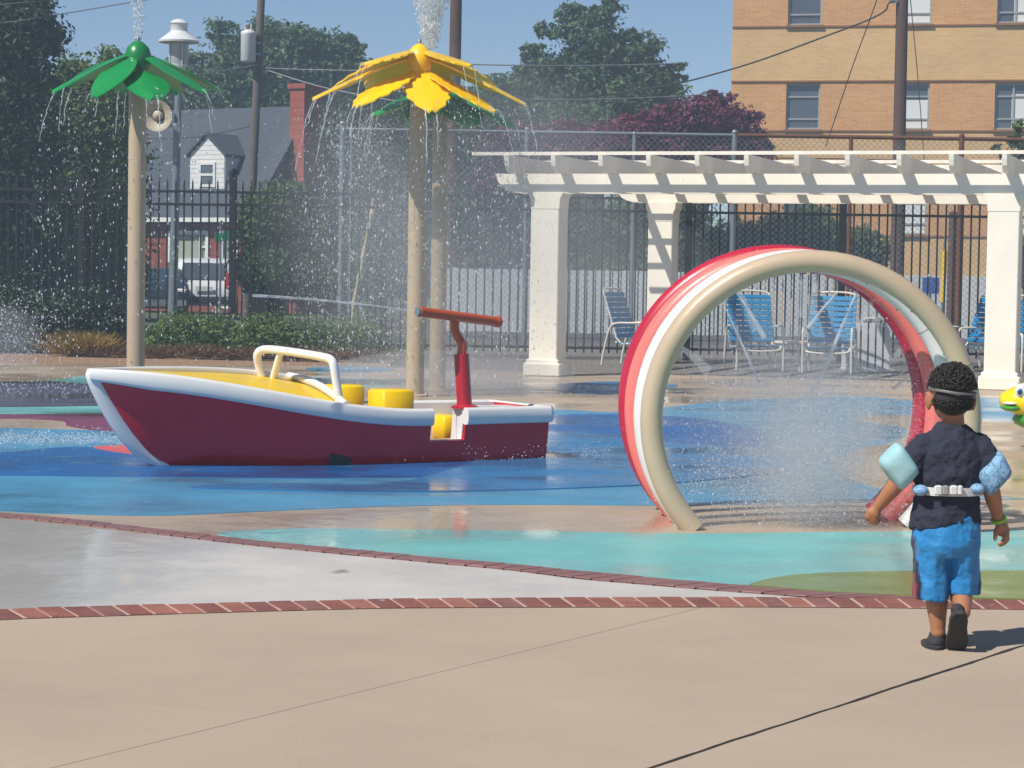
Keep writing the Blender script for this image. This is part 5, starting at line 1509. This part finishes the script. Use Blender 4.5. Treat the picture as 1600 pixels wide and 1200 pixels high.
# hair: cap plus many small curls
hr = MB()
hc_ = hd + Vector((0, -.006, .02))
hr.ell(hc_, (.077, .088, .081), 22, 14)
hr.ell(hc_ + Vector((.0, -.026, -.04)), (.074, .066, .066), 18, 10)
rnd = random.Random(9)
for i in range(3600):
    th = rnd.uniform(0, 2 * math.pi); ph = math.acos(rnd.uniform(-.6, 1))
    d_ = Vector((math.sin(ph) * math.cos(th), math.sin(ph) * math.sin(th), math.cos(ph)))
    if d_.y > .35 and d_.z < .25: continue
    low = d_.z < -.05
    p_ = hc_ + Vector((d_.x * .077, d_.y * .088, d_.z * .082)) if not low else hc_ + Vector((0, -.026, -.04)) + Vector((d_.x * .074, d_.y * .066, d_.z * .066))
    if low and d_.y > .1: continue
    r_ = rnd.uniform(.003, .0058) * (.7 if low else 1)
    hr.ell(p_ + d_ * rnd.uniform(-.002, .004 if low else .012) , (r_, r_, r_ * rnd.uniform(.7, 1.4)), 5, 3)
hr.build('hair', M['hair'], kid, 180)
for s_ in (-1, 1):
    MB().ell(hd + Vector((s_ * .032, .083, .002)), (.012, .008, .008), 10, 7).build('eye', M['strap_white'], kid, 60)
# goggle strap round the head
gs = []
for k in range(40):
    t_ = 2 * math.pi * k / 40
    gs.append(hd + Vector((.086 * math.cos(t_), .0965 * math.sin(t_) - .01, .008 + .012 * math.cos(t_ + 2.4) + .014 * math.sin(t_))))
MB().tube(gs, .0036, 6, False, True, 1.5).build('goggle_strap', M['goggle'], kid, 60)
# shirt
sh = MB()
def oval(c, rx, ry, n=20, tilt=0.0): return [c + Vector((rx * math.cos(2 * math.pi * k / n), ry * math.sin(2 * math.pi * k / n), tilt * math.cos(2 * math.pi * k / n))) for k in range(n)]
sh.loft([oval(K(1489, 663, .02), .052, .05, tilt=-.004), oval(K(1488, 671, .02), .074, .06), oval(K(1486, 682, .02), .106, .073), oval(K(1485, 698, .02), .126, .085), oval(K(1485, 712, .02), .131, .091), oval(K(1483, 740, .02), .128, .095), oval(K(1481, 766, .02), .118, .093), oval(K(1479, 785, .02), .122, .098), oval(K(1477, 805, .02), .129, .104), oval(K(1475, 818, .02), .133, .106, tilt=.014), oval(K(1475, 821, .02), .127, .1, tilt=.014)], True, True, True)
sh.capsule(K(1446, 696, .015), .047, K(1420, 726, .0), .055); sh.capsule(K(1528, 696, .015), .047, K(1547, 726, .0), .055)
remeshed(sh, 'shirt', M['shirt'], kid, .0045, 8, .028, .045, 4)
# shorts: seat and two wide legs
so = MB()
so.loft([oval(K(1478, 806, .02), .122, .1, tilt=.012), oval(K(1478, 822, .02), .127, .105), oval(K(1478, 850, .02), .129, .108), oval(K(1478, 868, .025), .12, .1)], True, True, True)
def folds(c, rx, ry, amp, ph, n=40):
    out = []
    for k in range(n):
        t_ = 2 * math.pi * k / n
        f_ = 1 + amp * (.6 * math.sin(4 * t_ + ph) + .5 * math.sin(7 * t_ + 2.1 * ph) + .3 * math.sin(11 * t_ - ph))
        out.append(c + Vector((rx * f_ * math.cos(t_), ry * f_ * math.sin(t_), 0)))
    return out
for cx, hem, ctop, dyl, ph in ((1454, 936, 1457, .03, .4), (1503, 926, 1501, .04, 2.2)):
    so.loft([folds(K(ctop, 840, .02), .066, .095, .02, ph), folds(K(cx + (ctop - cx) * .5, 872, .025), .064, .088, .05, ph), folds(K(cx, 898, dyl), .066, .082, .07, ph + .3), folds(K(cx, 918, dyl), .066, .082, .09, ph + .5), folds(K(cx, hem - 2, dyl), .065, .081, .1, ph + .6), folds(K(cx, hem, dyl), .06, .075, .1, ph + .6)], True, True, True)
remeshed(so, 'shorts', M['shorts'], kid, .0042, 2, .016, .05, 3)
# shoes: left flat, right on its toe with the sole showing
ls = MB()
ls.ell(K(1462, 1004, .02), (.037, .045, .03), 14, 8); ls.ell(K(1461, 1009, .09), (.038, .075, .022), 14, 8); ls.ell(K(1461, 1004, .06), (.034, .06, .03), 14, 8)
ls.capsule(K(1465, 994, .03), .033, K(1463, 1004, .05), .036)
remeshed(ls, 'shoe', M['shoe'], kid, .004, 3)
MB().loft([oval(Vector((K(1461, 1010, 0).x, KD + .055, z)), rx, ry, 22) for z, rx, ry in ((.001, .038, .098), (.012, .04, .1), (.014, .037, .097))], True, True, True).build('sole', M['sole'], kid, 50)
toe, heel = K(1494, 1010, -.02), K(1498, 958, -.13)
ax = (heel - toe).normalized(); wx = Vector((1, 0, 0)); wx = (wx - ax * wx.dot(ax)).normalized(); nx = ax.cross(wx).normalized()
if nx.y > 0: nx = -nx                                     # out of the sole, to the viewer
L_ = (heel - toe).length
def foot_ring(k, w_, off, n=14): c_ = toe + ax * (L_ * k) + nx * off; return c_, w_
outl = []
for k, w_ in ((-.1, .016), (-.06, .028), (.05, .037), (.22, .040), (.42, .036), (.62, .032), (.82, .033), (.98, .028), (1.06, .015)):
    outl.append((toe + ax * (L_ * k), w_))
def sole_poly(off, sc):
    l_ = [c_ - wx * w_ * sc + nx * off for c_, w_ in outl]; r_ = [c_ + wx * w_ * sc + nx * off for c_, w_ in outl]
    return l_ + r_[::-1]
MB().loft([sole_poly(-.006, .95), sole_poly(.0, 1.02), sole_poly(.012, 1.02), sole_poly(.015, .92)], True, True, True).build('sole', M['sole'], kid, 40)
rs = MB()
for (k, w_) in ((.08, .03), (.25, .034), (.45, .033), (.65, .03), (.82, .024)):
    rs.ell(toe + ax * L_ * k - nx * (.012 + .022 * k), (w_, .026, .026), 12, 8)
rs.capsule(RA + Vector((0, .014, -.012)), .024, heel - nx * .026 - ax * .012, .026)
remeshed(rs, 'shoe', M['shoe'], kid, .004, 4)
# arm floats (cushions with a diamond outline), chest float and belt
def cushion(corners_px, dyc, th, mat, name):
    pts = [K(x, y, dyc) for x, y in corners_px]
    c_ = sum(pts, Vector()) / 4
    e1 = (pts[1] - pts[0]) / 2; e2 = (pts[2] - pts[1]) / 2
    mb = MB(); n = 14
    rows = []
    def sq(u, p=.42): return math.copysign(abs(u) ** p, u)
    rings = []
    for i in range(n + 1):
        t_ = math.pi * i / n; zz_ = math.cos(t_); rr_ = max(.02, math.sin(t_)) ** .45
        ring = []
        for k in range(28):
            a_ = 2 * math.pi * k / 28; cx, sx_ = math.cos(a_), math.sin(a_)
            m_ = max(abs(cx), abs(sx_)); f_ = (1 / m_) ** .86
            ring.append(c_ + (e1 * cx * f_ + e2 * sx_ * f_) * rr_ + Vector((0, -1, 0)) * th / 2 * math.copysign(abs(zz_) ** .7, zz_))
        rings.append(ring)
    mb.loft(rings, True, True, True)
    return mb.build(name, mat, kid, 180)
cushion([(1403, 689), (1370, 723), (1405, 771), (1438, 730)], -.0, .15, M['float_l'], 'arm_float')
cushion([(1558, 698), (1519, 738), (1540, 777), (1589, 745)], -.0, .15, M['float_r'], 'arm_float')
for cx, cy, dy in ((1438, 766, -.075), (1526, 764, -.075)):
    MB().ell(K(cx, cy, dy + .03), (.03, .05, .021), 12, 8).build('belt_end', M['float_r'], kid, 60)
fc = MB().bbox(K(1482, 735, .135), (.2, .07, .16), .03); fc.build('chest_float', M['float_l'], kid, 50)
bl_ = []
for k in range(28):
    t_ = math.pi + math.pi * k / 27
    bl_.append(K(1481, 765, .02) + Vector((.125 * math.cos(t_), .104 * math.sin(t_), .0)))
mb = MB(); mb.loft([[p + Vector((0, 0, -.015)), p + Vector((0, 0, .015)), p + (p - K(1481, 765, .02)).normalized() * .006 + Vector((0, 0, .015)), p + (p - K(1481, 765, .02)).normalized() * .006 - Vector((0, 0, .015))] for p in bl_], True, True, True)
belt = mb.build('belt', M['strap_white'], kid, 40)
for cx, w_ in ((1466, .03), (1477, .026), (1490, .03), (1500, .02)):
    MB().bbox(K(cx, 766, -.098), (w_, .018, .038), .006).build('buckle', M['strap_white'] if w_ != .026 else M['alu'], belt)
wb0 = K(1560, 811, .052); d_ = (RW - RE).normalized()
a1, b1_ = frame_of(d_)
MB().tube([wb0 + (a1 * math.cos(2 * math.pi * k / 20) + b1_ * math.sin(2 * math.pi * k / 20)) * .0235 for k in range(20)], .0075, 6, False, True).build('wristband', M['lime'], kid, 60)
# ------------------------------------------------------------------ water in the air
M['drop'] = water_mat('water_drop', .85)
M['stream'] = water_mat('water_stream', .46)
M['sheet_water'] = water_mat('water_fan', .2)
M['drop_fine'] = water_mat('fine_drop', 1.6)
def drops_object(name, pts, rad, label, stretch=1.6, parent=None):
    pts = np.asarray(pts); n = len(pts); rad = np.asarray(rad).reshape(n, 1)
    base = np.array([(1, 0, 0), (0, 1, 0), (-1, 0, 0), (0, -1, 0), (0, 0, stretch), (0, 0, -stretch)], float)
    v = (pts[:, None, :] + base[None] * rad[:, None, :]).reshape(-1, 3)
    f = np.array([(0, 1, 4), (1, 2, 4), (2, 3, 4), (3, 0, 4), (1, 0, 5), (2, 1, 5), (3, 2, 5), (0, 3, 5)])
    tri = (f[None] + (np.arange(n) * 6)[:, None, None]).reshape(-1)
    me = bpy.data.meshes.new(name)
    me.vertices.add(n * 6); me.vertices.foreach_set('co', v.astype(np.float32).ravel())
    me.loops.add(n * 24); me.loops.foreach_set('vertex_index', tri.astype(np.int32))
    me.polygons.add(n * 8); me.polygons.foreach_set('loop_start', np.arange(0, n * 24, 3, dtype=np.int32))
    me.polygons.foreach_set('use_smooth', np.ones(n * 8, dtype=bool))
    me.update(calc_edges=True)
    o = link_mesh(name, me, M['drop_fine' if name == 'fine_spray' else 'drop'])
    return tag(o, label, 'water', kind='stuff')
RG = np.random.default_rng(77)
def falling(base, ring_r, z_top, n, spread=.12, zmin=.0):
    th = RG.uniform(0, 2 * np.pi, n); rr = ring_r + RG.normal(size=n) * spread
    z = zmin + (z_top - zmin) * RG.random(n) ** .8
    grow = 1 + .25 * (z_top - z) / z_top
    return np.stack([base.x + np.cos(th) * rr * grow, base.y + np.sin(th) * rr * grow, z], 1)
def small(n, lo=.003, hi=.011): return lo + (hi - lo) * RG.random(n) ** 2.4
p = falling(gb1, .9, gH - .4, 1000); drops_object('falling_drops', p, small(len(p)), 'falling water drops under the left green leaf spray', 2.2)
p = np.concatenate([falling(yb, 1.05, yH - .5, 1500), falling(yb, .6, yH - .4, 500, .3)]); drops_object('falling_drops', p, small(len(p)), 'falling water drops under the yellow flower spray', 2.4)
p = falling(gb2, .85, g2H - .4, 700, .2); drops_object('falling_drops', p, small(len(p)), 'falling water drops under the rear green leaf spray')
def plume(base, z0, h, w_, n):
    k = RG.random(n) ** .7
    ang = RG.uniform(0, 2 * np.pi, n); r_ = w_ * (.25 + .75 * k) * np.sqrt(RG.random(n))
    return np.stack([base.x + np.cos(ang) * r_, base.y + np.sin(ang) * r_, z0 + h * k], 1)
p = plume(gb1, gH + .2, 1.1, .17, 900); drops_object('water_plume', p, small(len(p), .004, .014), 'upward burst of drops above the left green leaf spray', 1.8)
p = plume(yb + Vector((.12, 0, 0)), yH + .15, 1.1, .34, 900); drops_object('water_plume', p, small(len(p), .004, .015), 'upward burst of drops above the yellow flower spray', 2.4)
# splash at the left edge and foam beside the bow
def cloud(c, r_, n): return np.array(c) + RG.normal(size=(n, 3)) * np.array(r_)
c = P(10, 520, 26); p = cloud(c, (.42, .35, .34), 900); p = p[p[:, 2] > .02]; drops_object('ground_splash', p, small(len(p), .004, .012), 'burst of splashing drops at the left edge')
c = G(60, 692); n = 1500; p = np.stack([RG.uniform(-1.3, 1.0, n) + c.x, c.y + RG.normal(size=n) * .28, np.abs(RG.normal(size=n)) * .045 + .01], 1); drops_object('ground_splash', p, small(n, .003, .009), 'low line of white splashes left of the boat bow', 1.0)
c = G(120, 614); n = 700; p = np.stack([RG.uniform(-1.6, 1.2, n) + c.x, c.y + RG.normal(size=n) * .9, np.abs(RG.normal(size=n)) * .06 + .01], 1); drops_object('ground_splash', p, small(n, .003, .010), 'sparse splashing drops over the slate grey band', 1.2)
c = G(770, 712); n = 900; p = np.stack([RG.uniform(-.7, .9, n) + c.x, c.y - .25 + RG.normal(size=n) * .22 + .0, np.abs(RG.normal(size=n)) * .05 + .01], 1); p[:, 1] += (p[:, 0] - c.x) * .4; drops_object('ground_splash', p, small(n, .002, .006), 'fine splashing drops at the boat stern', 1.0)
# hoop spray
hb = HOOP[0][0]; n = 2600
p = np.stack([hb.x - .05 + RG.normal(size=n) * .42, hb.y + .5 + RG.normal(size=n) * .35, np.abs(RG.normal(size=n)) * .5], 1)
p = p[(np.abs(p[:, 0] - hb.x) < .8)]; drops_object('hoop_spray', p, small(len(p), .0016, .0055), 'drops of water flying inside the hoops', 1.4)
p = np.stack([hb.x - .45 + RG.normal(size=700) * .14, hb.y + .5 + RG.normal(size=700) * .2, .28 + RG.normal(size=700) * .06], 1); p[:, 2] += (p[:, 0] - hb.x + .45) * .5; p = p[p[:, 2] > .01]; drops_object('hoop_spray', p, small(len(p), .0016, .005), 'small splash inside the lower left of the hoops', 1.2)
# streams: thin wobbling ropes of water off the petals
def rope(p0, v0, T, r0, seed, wob=.02, g=9.81):
    rr = random.Random(seed); pts = []; n = 16
    for i in range(n + 1):
        t_ = T * i / n
        q = p0 + v0 * t_ - ZZ * (.5 * g * t_ * t_)
        q = q + Vector((rr.uniform(-1, 1), rr.uniform(-1, 1), 0)) * wob * (i / n)
        if q.z < 0.01: break
        pts.append(q)
    return pts, [r0 * (1 - .55 * i / n) * rr.uniform(.6, 1.3) for i in range(len(pts))]
st = MB(); sd = 0
for base, H, lst, nm in ((gb1, gH, GREEN, 0), (yb, yH, YEL, 0), (gb2, g2H, GREEN2, 0)):
    for (az, L, W, zi, dr) in lst:
        a_ = math.radians(az); rad = Vector((math.cos(a_), math.sin(a_), 0)); tn = Vector((-math.sin(a_), math.cos(a_), 0))
        for sft in (-.5, .3)[:1 + (sd % 2)]:
            sd += 1
            rr = random.Random(sd)
            p0 = base + rad * (.1 + L * rr.uniform(.9, 1.0)) + tn * W * sft * .6 + ZZ * (H + zi - dr * .98)
            pts, rr_ = rope(p0, rad * rr.uniform(.3, .7), rr.uniform(.12, .42), rr.uniform(.006, .011), sd, .012)
            if len(pts) > 3: st.tube(pts, rr_, 6)
tag(st.build('water_streams', M['stream'], None, 60), 'thin ropes of water running off the leaf and flower sprays', 'water', kind='stuff')
# jet of the water cannon and jets inside the hoops
j = MB(); p0 = P(655, 487, 16.1); dj = (t0 - t1).normalized()
cj = [p0 + dj * (1.45 * i / 18) + ZZ * (.02 * (i / 18) - .055 * (i / 18) ** 2) for i in range(19)]
j.tube(cj, [.004 + .007 * i / 18 for i in range(19)], 6)
tag(j.build('cannon_jet', M['stream'], None, 60), 'thin jet of water shooting left from the orange water cannon', 'water', kind='stuff')
def fan(mb, p0, p1, w0, w1, th=.006):
    p0, p1 = Vector(p0), Vector(p1); d_ = (p1 - p0); nseg = 8
    sx = d_.cross(Vector((0, 1, 0))).normalized()
    rings = []
    for i in range(nseg + 1):
        k = i / nseg; c_ = p0 + d_ * k - ZZ * .06 * k * k; w_ = w0 + (w1 - w0) * k
        rings.append([c_ + sx * w_, c_ + Vector((0, th, 0)), c_ - sx * w_, c_ - Vector((0, th, 0))])
    mb.loft(rings, True, True, True)
jets = MB(); fans = MB()
def hp(px, py, i): return P(px, py, HOOP[i][0].y)
for (a_, b_, i, w0, w1) in (((1343, 446), (1276, 600), 2, .004, .012), ((1310, 455), (1262, 505), 3, .003, .01), ((1128, 470), (1186, 590), 3, .003, .009), ((1442, 574), (1395, 600), 3, .003, .008), ((1452, 558), (1405, 578), 3, .003, .008), ((1150, 455), (1195, 520), 2, .004, .015), ((1270, 600), (1268, 640), 2, .006, .01)):
    p_, q_ = hp(*a_, i), hp(*b_, i)
    jets.tube([p_ + (q_ - p_) * k / 8 - ZZ * .03 * (k / 8) ** 2 for k in range(9)], [1.25 * (w0 + (w1 - w0) * k / 8) for k in range(9)], 6)
for (a_, b_, i, w0, w1) in (((1252, 425), (1254, 480), 3, .008, .022), ((1274, 425), (1272, 475), 2, .008, .022), ((1155, 452), (1180, 500), 3, .008, .02), ((1372, 452), (1345, 500), 2, .006, .03), ((1388, 458), (1362, 508), 3, .005, .03), ((1424, 536), (1388, 556), 3, .006, .03), ((1058, 540), (1108, 566), 3, .01, .035), ((1435, 640), (1410, 690), 3, .01, .03)):
    fan(fans, hp(*a_, i), hp(*b_, i), w0, w1)
tag(jets.build('hoop_jets', M['stream'], None, 60), 'thin jets of water shooting inwards from the hoops', 'water', kind='stuff')
tag(fans.build('hoop_fans', M['sheet_water'], None, 60), 'flat grey fans of water spraying from the hoop nozzles', 'water', kind='stuff')
def gauss(c, r_, n):
    q = np.array(c) + RG.normal(size=(n, 3)) * np.array(r_); return q[q[:, 2] > .004]
hm = hp(1272, 735, 1)
p = np.concatenate([gauss(hm, (.13, .16, .15), 42000), gauss(hm + ZZ * .12, (.24, .24, .24), 60000), gauss(hm + ZZ * .2, (.4, .3, .32), 36000)])
drops_object('fine_spray', p, small(len(p), .0008, .0024), 'fine white spray rising inside the hoops', 1.0)
p = np.concatenate([falling(yb, 1.15, yH - .5, 9000, .3), falling(yb, .5, yH - .4, 3000, .3), falling(gb2, .95, g2H - .4, 6000, .3)])
drops_object('fine_spray', p, small(len(p), .0012, .004), 'fine veil of falling spray round the two middle spray poles', 3.0)
p = plume(yb + Vector((.12, 0, 0)), yH + .15, 1.2, .3, 14000); drops_object('fine_spray', p, small(len(p), .0012, .004), 'fine white burst above the yellow flower spray', 3.5)
p = gauss(P(0, 535, 26), (.36, .35, .3), 5000); drops_object('fine_spray', p, small(len(p), .0015, .005), 'fine spray of the splash at the left edge', 1.0)
c = G(70, 690); n = 9000; p = np.stack([RG.uniform(-1.5, 1.05, n) + c.x, c.y + RG.normal(size=n) * .3, np.abs(RG.normal(size=n)) * .03 + .006], 1); drops_object('fine_spray', p, small(n, .001, .004), 'white foam line left of the boat bow', .8)
# mist: even, thin clouds of fine spray
def mist(c, rad, dens, label):
    mb_ = MB().ell(c, rad, 24, 16); mb_.f = [f[::-1] for f in mb_.f]
    o = mb_.build('mist', volume_mat('mist_%g' % dens, dens), None, 180)
    return tag(o, label, 'mist', kind='stuff')
mist(hp(1270, 715, 1), (.34, .36, .42), .5, 'white mist rising from the ground inside the hoops')
mist(hp(1250, 640, 1), (.45, .4, .5), .3, 'denser veil of spray in the middle of the hoops')
mist(hp(1250, 640, 1), (.68, .5, .66), .22, 'thin veil of spray filling the hoops')
for k_ in range(5):
    f_ = .5 + .17 * k_
    mist(P(715, 350, 25.6), (2.0 * f_, 1.35 * f_, 1.85 * f_ ** .6), .046, 'thin veil of falling spray round the yellow flower spray')['group'] = 'veils of spray'
mist(P(700, 590, 25.6), (1.5, 1.1, .32), .4, 'low mist at the feet of the two middle spray poles')
mist(P(5, 530, 26), (.45, .45, .42), .25, 'mist round the splash at the left edge')
for k_ in range(3):
    f_ = .55 + .22 * k_
    mist(P(900, 440, 28.0), (1.9 * f_, .9 * f_, 1.1 * f_), .04, 'thin drifting veil of spray before the left pergola column')['group'] = 'veils of spray'
# air
hz = MB().box((0, 110, 7.5), (160, 236, 17.5)).build('haze', volume_mat('haze_air', .0024, (.62, .8, 1.0), .2))
tag(hz, 'thin summer haze filling the air over the place', 'haze', kind='stuff')
